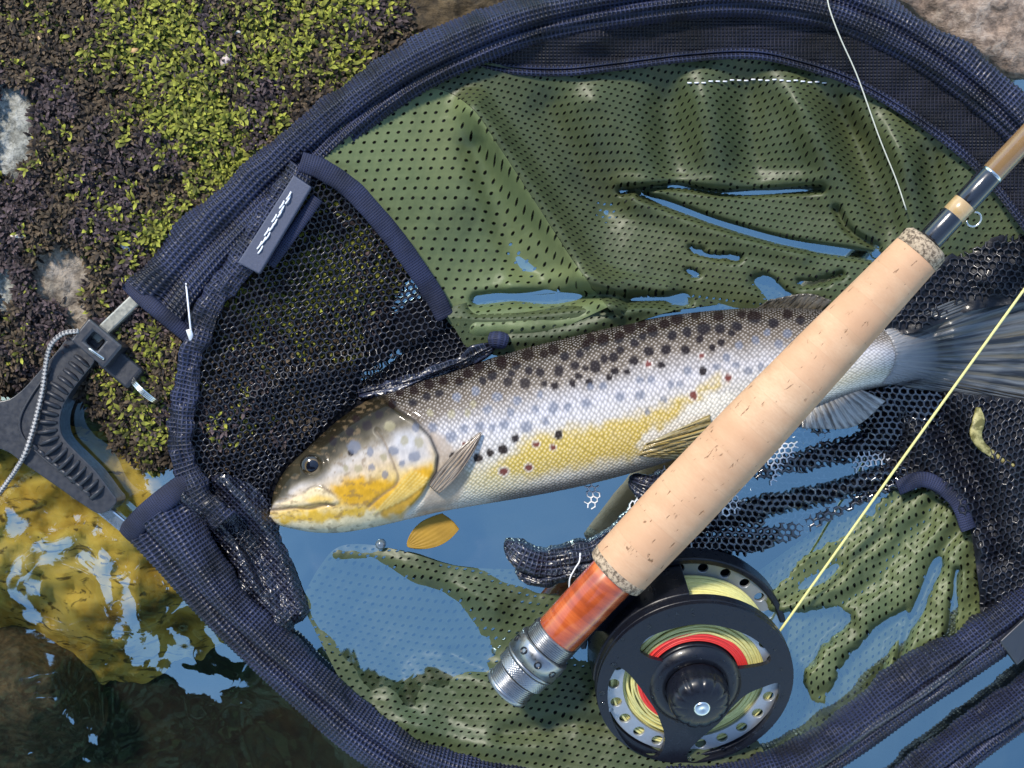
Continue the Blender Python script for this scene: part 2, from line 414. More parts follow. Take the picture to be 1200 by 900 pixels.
NAVY0, NAVY1 = (0.008, 0.009, 0.02), (0.045, 0.052, 0.115)
M_water = mat_water()
M_greenA = mat_green('green_perforated_cloth_flat', 0.155, 1.45, 0.1)
M_green = mat_green('green_perforated_cloth', 0.175, 0.74, 0.22)
M_greenC = mat_green('green_perforated_cloth_drained', 0.175, 1.15, 0.2)
M_sleeve = mat_weave('black_net_sleeve', (0.0022, 0.0026, 0.007), (0.021, 0.028, 0.074), 0.0018, 0.0017, rough=0.5, coat=0.1, spec=0.45)
M_band = mat_weave('black_net_band', (0.003, 0.003, 0.005), (0.013, 0.014, 0.028), 0.0016, 0.0014, rough=0.55, coat=0.05, spec=0.3)
M_fold = mat_weave('wet_black_mesh', (0.003, 0.003, 0.007), (0.026, 0.03, 0.06), 0.0019, 0.0017, rough=0.33, coat=0.5, strength=1.0)
M_tape = mat_weave('woven_binding_tape', (0.006, 0.008, 0.022), (0.022, 0.029, 0.074), 0.0010, 0.0008, rough=0.7, coat=0.0, strength=0.35, spec=0.35)
M_wire = simple('black_mesh_thread', (0.007, 0.008, 0.015), 0.38, coat=0.12, spec=0.5)
M_wet = simple('wet_black_cloth', (0.005, 0.006, 0.011), 0.5, coat=0.08, nscale=500, bump=0.6, spec=0.35)
M_wirewet = simple('wet_mesh_thread', (0.008, 0.010, 0.02), 0.14, coat=1.0, spec=1.0)
M_plastic = simple('black_moulded_plastic', (0.022, 0.025, 0.034), 0.36, coat=0.2, nscale=200, spec=0.6)
M_rubber = simple('rubber_rib', (0.020, 0.022, 0.030), 0.45, nscale=300)
M_bar = simple('olive_grey_metal', (0.33, 0.33, 0.29), 0.38, metal=0.7, var=0.12)
M_steel = simple('bright_steel', (0.62, 0.62, 0.60), 0.2, metal=1.0, var=0.08, bump=0.05)
M_alu = simple('satin_nickel', (0.30, 0.31, 0.33), 0.33, metal=0.95, var=0.1, bump=0.05)
M_reel = simple('black_anodised_metal', (0.006, 0.007, 0.012), 0.32, metal=0.0, coat=0.12, var=0.15, bump=0.03, spec=0.35)
M_spool = simple('grey_anodised_spool', (0.36, 0.38, 0.41), 0.42, metal=0.6, var=0.12, bump=0.05)
M_line = simple('yellow_green_line', (0.66, 0.61, 0.24), 0.45, var=0.2, nscale=500)
M_red = simple('red_backing', (0.70, 0.045, 0.04), 0.5, var=0.15, nscale=900)
M_white = simple('white_glint_thread', (0.75, 0.76, 0.80), 0.5, var=0.06)
M_mono = simple('pale_nylon', (0.62, 0.62, 0.52), 0.3, var=0.1)
M_tagg = simple('rubber_label', (0.055, 0.065, 0.105), 0.55, nscale=900, var=0.2)
M_blank = simple('varnished_rod_blank', (0.22, 0.13, 0.06), 0.2, coat=0.9, var=0.2)
M_wrap = simple('black_thread_wrap', (0.008, 0.009, 0.014), 0.2, coat=1.0, var=0.1, bump=0.02)
M_wrap2 = simple('tan_thread_wrap', (0.42, 0.28, 0.13), 0.25, coat=0.8, var=0.15)
M_cork = mat_cork(); M_ring = mat_speck('composite_cork', (0.10, 0.07, 0.045), (0.42, 0.32, 0.22), 700)
M_wood = mat_wood(); M_fish = mat_fish(); M_braid = mat_braid()
M_moss = mat_attr('moss_leaves', 0.7, 0.0, 0.22, bump=0.0, nscale=900)
M_rock = mat_rock('dark_wet_rock', (0.025, 0.02, 0.018), (0.06, 0.05, 0.045), (0.11, 0.10, 0.085))
M_granite = mat_rock('lichened_granite', (0.18, 0.13, 0.10), (0.34, 0.25, 0.19), (0.45, 0.38, 0.32), 60)
M_brown = mat_rock('brown_rock', (0.035, 0.025, 0.014), (0.09, 0.062, 0.03), (0.17, 0.12, 0.06), 55)
M_pale = mat_rock('pale_lichen', (0.20, 0.20, 0.17), (0.36, 0.36, 0.32), (0.50, 0.50, 0.46), 110)
M_tan = mat_rock('tan_rock', (0.16, 0.12, 0.09), (0.30, 0.25, 0.19), (0.40, 0.34, 0.28), 80)
M_bed = mat_rock('stream_bed', (0.004, 0.003, 0.002), (0.011, 0.008, 0.004), (0.032, 0.025, 0.009), 22, 0.9)
M_ochre = mat_ochre()

# ------------------------------------------------------------------ the setting: bed, water
def sheet(name, size, n, z, mat):
    g = np.linspace(-1, 1, n); g = np.sign(g) * np.abs(g) ** 3 * size
    X, Y = np.meshgrid(g, g, indexing='ij')
    return mk(name, np.stack([X, Y, z(X, Y) + 0 * X], -1), grid_faces(n, n)[:, ::-1], mat)
bed = sheet('stream_bed', 30, 161, lambda x, y: -0.075 + 0.035 * (fbm(x * 9, y * 9, 3) - 0.5), M_bed)
tag(bed, kind='structure')
wat = mk('water', [(-30, -30, 0), (30, -30, 0), (30, 30, 0), (-30, 30, 0)], [(0, 1, 2, 3)], M_water)
tag(wat, kind='structure')

# ------------------------------------------------------------------ rocks
def field(x0, x1, y0, y1, step):
    gx = np.arange(x0, x1 + step, step); gy = np.arange(y0, y1 + step, step)
    return np.meshgrid(gx, gy, indexing='ij')
rock_base = tps([(-150, -100, 26), (0, 0, 22), (200, 100, 19), (400, 40, 15), (455, 15, 9), (520, 0, -14), (480, 60, 8), (0, 300, 18), (200, 250, 14),
                 (100, 420, 7), (50, 448, 2), (0, 462, 0), (-100, 470, 0), (110, 480, 0), (150, 545, 0), (200, 560, -1), (300, 350, 7), (400, 300, 7), (350, 450, 3),
                 (330, 560, -5), (450, 400, -1), (520, 300, -4), (600, 100, -16), (560, 320, -16), (230, 590, -6), (150, 600, -14), (60, 520, -12), (0, 520, -14),
                 (-150, 520, -14), (300, -100, 20), (450, -100, 2), (520, -100, -16)])
def rock_z(x, y): return rock_base(x, y) + 5.0 * (fbm(x / 38, y / 38, 11) - 0.5) + 2.0 * (fbm(x / 11, y / 11, 12) - 0.5)
X, Y = field(-320, 700, -260, 640, 5)
Z = rock_z(X, Y)
Z = Z - 60 * sstep(480, 560, Y) * sstep(250, 130, X) - 70 * sstep(560, 640, Y) - 60 * sstep(560, 680, X)
V = P(X, Y, Z / 1000)
rock = mk('mossy_rock', V, grid_faces(*X.shape), M_rock)
tag(rock, 'dark wet rock covered in moss under the landing net', 'rock')
BARE = [((14, 152), 34, 62, 'p'), ((72, 325), 40, 46, 't'), ((5, 342), 16, 40, 'p'), ((92, 372), 22, 22, 't')]
def patch(px, py, rx, ry, mat, name, par, dz=0.9, seed=0):
    th = np.linspace(0, 2 * np.pi, 40, endpoint=False); rr = np.linspace(0, 1, 12)
    R, T = np.meshgrid(rr, th, indexing='ij'); rad = 1 + 0.7 * (fbm(np.cos(T) * 2 + 7 + seed, np.sin(T) * 2 + 7, 5) - 0.5)
    x = px + rx * R * rad * np.cos(T); y = py + ry * R * rad * np.sin(T)
    z = rock_z(x, y) + dz * (1 - R ** 4) * 1.2 - 0.8 * R ** 6 + 1.2 * (fbm(x / 6, y / 6, 21) - 0.5)
    return mk(name, P(x, y, z / 1000), grid_faces(12, 40, True), mat, par)
for (c, rx, ry, k) in BARE:
    patch(c[0], c[1], rx, ry, M_pale if k == 'p' else M_tan, 'lichen_crust' if k == 'p' else 'bare_stone', rock, seed=c[0])

def boulder(name, poly, ztop, zedge, mat, label, step=5, rough=6, par=None):
    p = np.asarray(poly, float); x0, y0 = p.min(0) - 110; x1, y1 = p.max(0) + 110
    X, Y = field(x0, x1, y0, y1, step); d = sdf(X, Y, poly)
    Z = zedge + (ztop - zedge) * np.sqrt(np.clip(-d / 70, 0, 1)) + rough * (fbm(X / 30, Y / 30, len(poly)) - 0.5) - np.clip(d, 0, 110) * 0.8
    o = mk(name, P(X, Y, Z / 1000), grid_faces(*X.shape), mat)
    return tag(o, label, 'rock')
boulder('granite_rock', [(1000, -110), (1030, -20), (1080, 25), (1130, 62), (1180, 88), (1290, 100), (1330, -110)], 16, 2, M_granite, 'pinkish tan lichened granite rock beside the net rim', 4, 7)
boulder('brown_rock', [(380, -110), (395, -20), (430, 22), (470, 55), (530, 70), (590, 50), (650, 20), (720, -10), (780, -110)], 9, 1, M_brown, 'dark brown wet rock between the moss and the net rim', 4, 8)
boulder('ochre_stone', [(-160, 455), (-20, 458), (60, 470), (130, 490), (230, 560), (262, 640), (235, 700), (190, 720), (150, 745), (120, 740), (60, 700), (-20, 690), (-160, 700)], -6, -26, M_ochre, 'yellow ochre stone lying under the rippled stream water', 5, 20)
boulder('submerged_stone', [(-120, 800), (-30, 795), (20, 770), (60, 790), (70, 830), (40, 850), (-30, 850), (-120, 860)], -14, -28, M_brown, 'small brown stone under dark water beyond the ochre stone', 5, 6)

# ------------------------------------------------------------------ moss (uncountable)
def moss():
    n = 50000
    x = rng.uniform(-150, 560, n); y = rng.uniform(-130, 590, n); z = rock_z(x, y)
    keep = z > 0.2
    for (c, rx, ry, k) in BARE:
        q = np.hypot((x - c[0]) / rx, (y - c[1]) / ry) + 0.5 * (fbm(x / 14, y / 14, 31) - 0.5); keep &= q > 0.85
    x, y, z = x[keep], y[keep], z[keep]; n = len(x)
    g = np.zeros(n)
    for (cx, cy, rx, ry, a) in [(190, 40, 70, 70, 1.0), (230, 140, 70, 70, 0.9), (270, 190, 75, 70, 0.8), (340, 60, 120, 60, 0.6), (400, 10, 90, 30, 0.9), (190, 270, 60, 45, 0.7),
                                (150, 20, 40, 50, 0.8), (370, 320, 110, 90, 0.75), (165, 450, 50, 90, 0.45), (60, 20, 60, 30, 0.25)]:
        g = np.maximum(g, a * np.exp(-((x - cx) / rx) ** 2 - ((y - cy) / ry) ** 2))
    g = g + 0.9 * (fbm(x / 34, y / 34, 41) - 0.5)
    green = rng.uniform(0, 1, n) < 0.04 + 0.86 * sstep(0.02, 1.0, g)
    L = 5
    base = np.repeat(np.stack([x, y, z], 1), L, 0); gr = np.repeat(green, L)
    N = len(base); az = rng.uniform(0, 2 * np.pi, N); el = rng.uniform(0.15, 1.05, N)
    ln = rng.uniform(4.5, 11, N) * np.where(gr, 1.05, 0.95); wd = ln * rng.uniform(0.32, 0.48, N)
    lift = np.repeat(rng.uniform(0, 1, n) ** 1.5 * 5.5, L)
    base[:, :2] += rng.normal(0, 2.0, (N, 2))
    dx, dy, dz = np.cos(az) * np.cos(el), np.sin(az) * np.cos(el), np.sin(el)
    sx, sy = -np.sin(az), np.cos(az); mm = S * 1000
    W = P(base[:, 0], base[:, 1], (base[:, 2] + lift) / 1000)
    d3 = np.stack([dx, -dy, dz], 1) * (ln * S)[:, None]; s3 = np.stack([sx, -sy, 0 * sx], 1) * (wd * S)[:, None] * 0.5
    curl = np.stack([dx, -dy, -0.2 + 0 * dx], 1) * (ln * S * 0.35)[:, None]
    v = [W, W + d3 * 0.3 + s3 * 0.75, W + d3 * 0.68 + s3 * 0.9 + curl * 0.3, W + d3 * 0.88 + curl, W + d3 * 0.68 - s3 * 0.9 + curl * 0.3, W + d3 * 0.3 - s3 * 0.75]
    V = np.stack(v, 1).reshape(-1, 3); k = np.arange(N) * 6
    F = np.vstack([np.stack([k, k + 1, k + 5, ], 1), np.stack([k + 1, k + 2, k + 5], 1), np.stack([k + 2, k + 4, k + 5], 1), np.stack([k + 2, k + 3, k + 4], 1)])
    r = rng.uniform(0, 1, (N, 1))
    cg = (1 - r) * np.array([0.05, 0.055, 0.010]) + r * np.array([0.36, 0.37, 0.05])
    pn = fbm(base[:, 0] / 60, base[:, 1] / 60, 51)[:, None]
    cd = (1 - r) * np.array([0.018, 0.0135, 0.013]) + r ** 1.4 * np.where(pn > 0.5, np.array([[0.125, 0.088, 0.092]]), np.array([[0.14, 0.098, 0.058]]))
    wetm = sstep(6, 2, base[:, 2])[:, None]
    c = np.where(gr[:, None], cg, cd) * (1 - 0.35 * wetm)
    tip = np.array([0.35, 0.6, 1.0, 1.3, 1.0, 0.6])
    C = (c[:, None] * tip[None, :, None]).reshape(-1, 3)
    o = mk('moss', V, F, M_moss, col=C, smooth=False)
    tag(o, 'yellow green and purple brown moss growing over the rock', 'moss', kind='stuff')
moss()

# flecks lying on the moss
def fleck(px, py, ln, wd, ang, c, label):
    z = float(rock_z(np.array(px), np.array(py))) + 4.5
    n, m = 9, 5; u = np.linspace(-1, 1, n); v = np.linspace(-1, 1, m)
    U, W = np.meshgrid(u, v, indexing='ij'); hw = wd * np.sqrt(np.clip(1 - U ** 2, 0.02, 1))
    a = math.radians(ang); xx = U * ln; yy = W * hw
    o = mk('leaf_fleck', P(px + xx * math.cos(a) - yy * math.sin(a), py + xx * math.sin(a) + yy * math.cos(a), (z + 0.8 * (1 - U ** 2) - 0.5 * W ** 2) / 1000), grid_faces(n, m),
           simple('dry_leaf_%d' % px, c, 0.6, var=0.2))
    solid(o, 0.0003); tag(o, label, 'leaf', 'dry flecks on the moss')
fleck(265, 70, 9, 5, -50, (0.45, 0.36, 0.32), 'pale pinkish half-round leaf fleck lying on the moss')
fleck(157, 59, 6, 3.5, -20, (0.50, 0.30, 0.13), 'orange seed husk lying on bright green moss')
fleck(48, 47, 9, 2.5, 60, (0.48, 0.32, 0.16), 'curved orange straw fleck on purple brown moss')
fleck(213, 202, 5, 3.2, 40, (0.58, 0.42, 0.26), 'tan fleck on green moss near the net sleeve')
fleck(20, 277, 9, 2.2, 3, (0.62, 0.54, 0.46), 'pale straw lying below the grey lichen patch')
fleck(147, 290, 7, 3, 40, (0.66, 0.64, 0.66), 'white chip on moss beside the sleeve cuff')
fleck(279, 39, 4, 3, -30, (0.5, 0.5, 0.47), 'small grey white fleck above the half-round leaf')

# ------------------------------------------------------------------ landing net
net = thing('landing_net', P(150, 620, 0.004), 'black rimmed folding landing net with green perforated cloth bag holding the trout', 'landing net')

def panel(name, top, bot, nu, nv, zf, mat, uvp, par=net, shear=0.5, rot=0.0):
    if name == 'green_panel': added_hole_backing(top, bot, zf, nu // 2, nv // 2)
    t = spline(top, nu); b = spline(bot, nu); w = np.linspace(0, 1, nv)[None, :, None]
    g = t[:, None, :2] * (1 - w) + b[:, None, :2] * w
    x, y = g[..., 0], g[..., 1]; z = zf(x, y)
    xr = x * math.cos(rot) - y * math.sin(rot); yr = x * math.sin(rot) + y * math.cos(rot)
    # cloth follows its own slope: stretch the pattern with the height so it bunches on steep folds
    vv = (yr + 0.5 * z / 0.36) / uvp[1]; uu = xr / uvp[0] + shear * vv
    return mk(name, P(x, y, z / 1000), grid_faces(nu, nv), mat, par, uv=np.stack([uu, vv], -1))

def added_hole_backing(top, bot, zf, nu=90, nv=60):  # unseen black sheet added under the cloth so its holes look dark
    t = spline(top, nu); b = spline(bot, nu); w = np.linspace(0, 1, nv)[None, :, None]; g = t[:, None, :2] * (1 - w) + b[:, None, :2] * w
    x, y = g[..., 0], g[..., 1]; z = zf(x, y); z = np.minimum(z - 1.3, np.maximum(z - 4.0, 0.35))
    return mk('added_hole_backing', P(x, y, z / 1000), grid_faces(nu, nv), M_band, net, uv=np.stack([x * S, y * S], -1))

# heights (mm) of the bag over the photograph's pixels
bag = tps([(375, 190, 30), (455, 100, 27), (530, 72, 25), (620, 82, 22), (720, 78, 20), (880, 62, 20), (1000, 95, 20), (1100, 165, 20), (1200, 250, 20), (1260, 320, 16),
           (480, 200, 23), (440, 240, 22), (525, 365, 6), (560, 320, 4), (500, 300, 13), (560, 380, 5), (620, 385, 5), (700, 372, 4), (640, 335, 4), (760, 352, 3),
           (600, 150, 20), (640, 230, 11), (690, 300, 4), (720, 150, 15), (760, 226, 5), (850, 160, 13), (900, 226, 5), (980, 180, 13), (960, 222, 6), (800, 290, 4.2), (900, 300, 4.2), (880, 340, 3.6),
           (1030, 285, 3), (1060, 250, 9), (1150, 250, 14), (960, 330, 4), (1000, 370, 2), (600, 470, -18), (800, 430, -18), (1000, 410, -14), (1120, 320, 6)])
TOPE = [(405, 130), (455, 98), (530, 68), (590, 76), (660, 78), (720, 74), (800, 64), (880, 58), (940, 70), (1000, 92), (1060, 126), (1120, 168), (1165, 212), (1215, 262)]
def zA(x, y):
    z = bag(x, y); edge = sstep(4, 60, pdist(x, y, TOPE))
    z = z + ridge(x, y, [(556, 128), (590, 175), (640, 250), (688, 322), (716, 352)], 13.0, 18) - ridge(x, y, [(558, 175), (580, 235), (606, 300), (640, 335)], 5.0, 18)
    z = z - ridge(x, y, [(640, 130), (680, 200), (708, 245)], 6.0, 24) + ridge(x, y, [(700, 120), (750, 190), (760, 216)], 4.0, 22)
    for pl, a, w in ([(775, 80), (790, 200)], -2.6, 24), ([(820, 80), (838, 205)], 2.4, 20), ([(870, 75), (885, 205)], -2.4, 22), ([(925, 85), (968, 190), (1015, 270)], 4.0, 22), ([(980, 110), (1015, 200), (1040, 262)], -4.0, 22), \
                    ([(1050, 140), (1062, 200), (1068, 270)], 5.5, 20), ([(1095, 180), (1100, 250)], -4, 18), ([(1140, 215), (1120, 275)], 3, 18):
        z = z + 2.6 * ridge(x, y, pl, a, w) * (0.35 + 0.65 * sstep(240, 150, y)) * edge
    # creases that hold water, with a lip on each side
    for pl, a, w in ([(728, 224), (790, 218), (860, 226), (962, 221)], -7.5, 4.2), ([(752, 228), (800, 246), (850, 264), (930, 286), (1036, 302)], -8.5, 5.2), ([(560, 352), (600, 348), (650, 350), (700, 345), (740, 352), (800, 352)], -9.0, 7), \
                    ([(980, 245), (995, 270), (1028, 290)], -4.5, 5), ([(888, 330), (905, 345)], -5, 9):
        z = z + ridge(x, y, pl, a, w)
    for pl, a, w in ([(745, 238), (850, 276), (940, 300)], 2.6, 11), ([(730, 212), (860, 214), (960, 210)], 2.0, 10), ([(600, 335), (690, 325), (780, 338)], 3.5, 11), ([(560, 385), (640, 382), (720, 368), (780, 360)], 5.0, 16):
        z = z + ridge(x, y, pl, a, w)
    for pl, a, w in ([(812, 293), (836, 300), (866, 303)], -6.5, 4.5), ([(898, 328), (914, 342), (926, 352)], -7, 6), ([(808, 318), (815, 322)], -6, 4), ([(940, 332), (965, 328), (985, 322)], -5, 5):
        z = z + ridge(x + 10 * (fbm(x / 8, y / 8, 61) - 0.5), y + 8 * (fbm(x / 8, y / 8, 64) - 0.5), pl, a, w)
    z = z + 1.2 * (fbm(x / 30, y / 30, 62) - 0.5)
    return z
seam_c = [(410, 128), (455, 112), (510, 104), (552, 126), (585, 172), (628, 238), (676, 312), (712, 360)]
bind_c = [(356, 190), (395, 205), (440, 250), (480, 300), (508, 340), (527, 372)]
panel('green_panel', seam_c, [(372, 200), (400, 212), (440, 252), (480, 302), (510, 346), (528, 380), (560, 402), (600, 412)], 200, 150, zA, M_greenA, (12.5, 10.2), shear=0.35, rot=0.12)
panel('green_panel', [(405, 130), (455, 98), (530, 68), (590, 76), (660, 78), (720, 74), (800, 64), (880, 58), (940, 70), (1000, 92), (1060, 126), (1120, 168), (1165, 212), (1215, 262)],
      [(420, 124), (455, 111.5), (510, 103.5), (552, 125.5), (585, 171.5), (628, 237.5), (676, 311.5), (700, 345), (730, 372), (790, 366), (860, 362), (950, 372), (1030, 385), (1110, 322), (1215, 268)], 330, 190, zA, M_green, (8.0, 7.3), shear=0.5, rot=-0.12)
# lobe of cloth folded over the back of the fish
def zlobe(x, y):
    return 9.5 - 0.5 * np.clip(pdist(x, y, spline([(525, 372), (600, 374), (700, 362), (800, 350)], 30)), 0, 60) * 0.25 - 4 * sstep(770, 860, x) + ridge(x, y, [(600, 400), (660, 392), (720, 372), (780, 352)], 2.2, 8) \
        - ridge(x, y, [(560, 356), (640, 352), (700, 346), (800, 352)], 12, 9)
panel('green_panel', [(520, 362), (560, 352), (620, 346), (680, 342), (740, 346), (800, 348), (850, 352)], [(545, 406), (590, 417), (640, 410), (690, 397), (730, 383), (790, 364), (850, 356)], 150, 34, zlobe, M_green, (9, 7), shear=0.4)
o = mk('seam', *tube(*(lambda q: (P(q[:, 0], q[:, 1], (zA(q[:, 0], q[:, 1]) + 0.25) / 1000), 0.0007, 0.0005, 6))(spline(seam_c, 120)))[:2], M_green, net)

# lower green panel, mostly just under the water
bagB = tps([(350, 720, 1.5), (380, 765, 2.0), (395, 640, -2), (440, 645, -2), (430, 700, -6), (500, 740, -7), (560, 690, 0.5), (480, 662, 1.0), (640, 700, -3), (700, 720, -5), (420, 810, 1.5), (480, 860, 0), (560, 880, -1),
            (560, 800, -4), (650, 860, -3), (760, 870, -4), (740, 780, -8), (600, 760, -3), (860, 880, -6), (700, 890, -2), (620, 640, -8), (760, 680, -12)])
def zB(x, y):
    z = bagB(x, y) + ridge(x, y, [(395, 652), (450, 655), (520, 682), (580, 712)], 2.6, 12) - ridge(x, y, [(530, 765), (580, 790), (640, 800)], 2.5, 9) + ridge(x, y, [(600, 835), (690, 822), (760, 840)], 2.2, 16) \
        - ridge(x, y, [(590, 858), (680, 846), (760, 860)], 2.2, 10) + ridge(x, y, [(480, 845), (560, 872), (650, 880)], 2.5, 12) - ridge(x, y, [(470, 790), (480, 830)], 3, 14)
    z = z + 4.5 * sstep(760, 800, y) * sstep(420, 480, x) + 3.5 * sstep(520, 580, x) * sstep(660, 700, y)
    return z + 2.0 * (fbm(x / 26, y / 26, 66) - 0.5)
panel('green_panel', [(352, 705), (372, 668), (395, 642), (430, 638), (480, 648), (540, 664), (620, 668), (700, 676), (800, 700)],
      [(400, 800), (425, 832), (470, 868), (520, 886), (570, 896), (640, 905), (720, 908), (800, 905), (900, 890)], 220, 120, zB, M_green, (9.6, 9.2), shear=0.5, rot=-0.15)

# right green panel, wet folds rising out of the pool
C_flat = [(886, 702), (940, 652), (1000, 610), (1052, 570), (1090, 568), (1130, 602), (1150, 660), (1152, 745), (1118, 792), (1076, 818), (1034, 800), (1040, 760), (1062, 716), (1022, 738), (992, 776), (966, 832), (944, 828), (942, 782), (974, 748), (998, 724), (960, 714), (915, 720)]
def zC(x, y):
    ang = np.arctan2(y - 470, 1215 - x); r = np.hypot(x - 1215, y - 470)
    ph = ang * 15 + 0.9 * np.sin(r / 60) + 3.0 * (fbm(x / 60, y / 60, 78) - 0.5)
    pl = 0.5 + 0.5 * np.sin(ph * 2)
    d = sdf(x + 14 * (fbm(x / 14, y / 14, 5) - 0.5), y + 14 * (fbm(x / 14, y / 14, 6) - 0.5), C_flat)
    z = -5.0 + 7.0 * sstep(7, -9, d) + 4.2 * (pl - 0.3) * sstep(60, 170, r) * sstep(12, -6, d)
    for p, a, w in ([(1052, 780), (1066, 735), (1100, 660)], 6, 6), ([(1092, 800), (1112, 745), (1122, 670)], 6, 5), ([(915, 705), (980, 668), (1040, 625)], 2.5, 7):
        z = z - ridge(x, y, p, a, w)
    return z + 1.8 * (fbm(x / 22, y / 22, 71) - 0.5)
panel('green_panel', [(850, 690), (890, 668), (950, 625), (1010, 588), (1052, 570), (1085, 572), (1128, 602), (1146, 650)], [(850, 900), (900, 905), (950, 880), (1010, 850), (1060, 822), (1100, 795), (1130, 775), (1150, 750)], 170, 130, zC, M_greenC, (8.6, 8.0), shear=0.55, rot=0.55)

# black cloth under the pool and the fish
def zU(x, y): return -16 + 6 * (fbm(x / 60, y / 60, 81) - 0.5) + 5 * sstep(760, 1000, x)
panel('bag_base', [(330, 600), (420, 480), (560, 400), (760, 350), (960, 350), (1200, 330)], [(350, 760), (480, 880), (640, 905), (860, 905), (1000, 850), (1200, 720)], 80, 60, zU, M_wet, (8, 8))

# black mesh: real hexagon threads on a height field
def hexmesh(name, poly, pitch, zf, r, mat, par=net, warp=2.5, asp=1.0, rot=0.0, seed=0):
    p = np.asarray(poly, float); cx, cy = p.mean(0); R = np.abs(p - [cx, cy]).max() * 1.6
    a = pitch / math.sqrt(3); E = []; nI = int(R / (1.5 * a)) + 2; nJ = int(R / pitch) + 2
    I, J = np.meshgrid(np.arange(-nI, nI + 1), np.arange(-nJ, nJ + 1), indexing='ij')
    hx = I * 1.5 * a; hy = (J + 0.5 * (I & 1)) * pitch
    cor = [(a * math.cos(math.pi / 3 * k), a * math.sin(math.pi / 3 * k)) for k in range(6)]
    segs = []
    for k in (0, 1, 2):
        segs.append(np.stack([hx + cor[k][0], hy + cor[k][1], hx + cor[k + 1][0], hy + cor[k + 1][1]], -1).reshape(-1, 4))
    G = np.vstack(segs)
    def tr(x, y):
        x = x * asp; c, s = math.cos(rot), math.sin(rot); X, Y = cx + x * c - y * s, cy + x * s + y * c
        return X + warp * 4 * (fbm(X / 45, Y / 45, seed) - 0.5) + warp * (fbm(X / 9, Y / 9, seed + 3) - 0.5), Y + warp * 4 * (fbm(X / 45, Y / 45, seed + 9) - 0.5) + warp * (fbm(X / 9, Y / 9, seed + 5) - 0.5)
    x1, y1 = tr(G[:, 0], G[:, 1]); x2, y2 = tr(G[:, 2], G[:, 3])
    k = inside((x1 + x2) / 2, (y1 + y2) / 2, poly); x1, y1, x2, y2 = x1[k], y1[k], x2[k], y2[k]
    A = P(x1, y1, zf(x1, y1) / 1000); B = P(x2, y2, zf(x2, y2) / 1000)
    T = B - A; T /= np.linalg.norm(T, axis=1)[:, None]; N = np.cross(T, [0, 0, 1.0]); N /= np.linalg.norm(N, axis=1)[:, None]; U = np.cross(N, T)
    A = A - T * r * 0.5; B = B + T * r * 0.5
    rr = (r * rng.uniform(0.75, 1.35, len(A)))[:, None]
    ring = [N * rr, U * rr, -N * rr, -U * rr]
    V = np.stack([A + q for q in ring] + [B + q for q in ring], 1).reshape(-1, 3); b = np.arange(len(A))[:, None] * 8
    F = np.concatenate([b + np.array([[i, (i + 1) % 4, 4 + (i + 1) % 4, 4 + i]]) for i in range(4)])
    o = mk(name, V, F, mat, par); o['kind'] = 'stuff'; return o

win = tps([(360, 205, 30), (300, 310, 24), (240, 400, 18), (212, 500, 13), (228, 575, 10), (500, 340, 10), (527, 376, 8), (420, 290, 17), (350, 380, 13), (400, 440, 9), (330, 500, 8), (300, 560, 6), (470, 410, 6), (340, 560, 4), (330, 690, 2), (250, 620, 7)])
def zW(x, y): return win(x, y) + 4.0 * (fbm(x / 40, y / 40, 91) - 0.5) + ridge(x, y, [(300, 470), (360, 440), (430, 420)], 2.5, 14)
win_poly = [(366, 208), (400, 222), (440, 262), (476, 310), (505, 352), (520, 380), (470, 412), (430, 442), (395, 485), (362, 520), (330, 548), (312, 575), (322, 600), (280, 640), (232, 580), (214, 540), (212, 480), (232, 400), (300, 322)]
hexmesh('mesh_window', win_poly, 8.4, zW, 0.00045, M_wire, asp=0.92, rot=0.35, seed=3)
# second layer of the mesh where it bunches near the fish
hexmesh('mesh_window', [(300, 420), (420, 440), (395, 485), (362, 520), (330, 548), (312, 575), (325, 605), (300, 650), (232, 590), (214, 540), (220, 460)], 7.0, lambda x, y: zW(x, y) - 3.0 + 2 * (fbm(x / 12, y / 12, 8) - 0.5), 0.0005, M_wire, asp=0.8, rot=0.9, seed=13)
hexmesh('mesh_window', [(250, 480), (420, 430), (390, 490), (350, 530), (320, 560), (330, 610), (300, 660), (240, 600), (220, 540)], 6.2, lambda x, y: zW(x, y) - 5.0 + 2 * (fbm(x / 9, y / 9, 18) - 0.5), 0.0005, M_wire, asp=0.9, rot=1.4, seed=23)
# dark wet cloth behind the fish's head
def zcl(x, y): return np.maximum(2.0, zW(x, y) - 6.5) + 2.5 * (fbm(x / 14, y / 14, 4) - 0.5) - ridge(x, y, [(364, 504), (380, 486), (398, 466)], 9, 3.5) - ridge(x, y, [(424, 442), (445, 430), (470, 410)], 8, 3)
panel('wet_cloth', [(522, 352), (484, 352), (448, 386), (410, 420), (370, 450), (320, 470), (262, 500), (232, 540)], [(592, 405), (545, 428), (500, 446), (455, 462), (410, 496), (365, 540), (330, 585), (312, 640)], 120, 50, zcl, M_band, (6, 6))
hexmesh('mesh_window', [(525, 376), (585, 404), (500, 446), (430, 466), (400, 480), (430, 440), (470, 410)], 7.4, lambda x, y: zcl(x, y) + 0.8, 0.0004, M_wire, rot=0.3, seed=63)

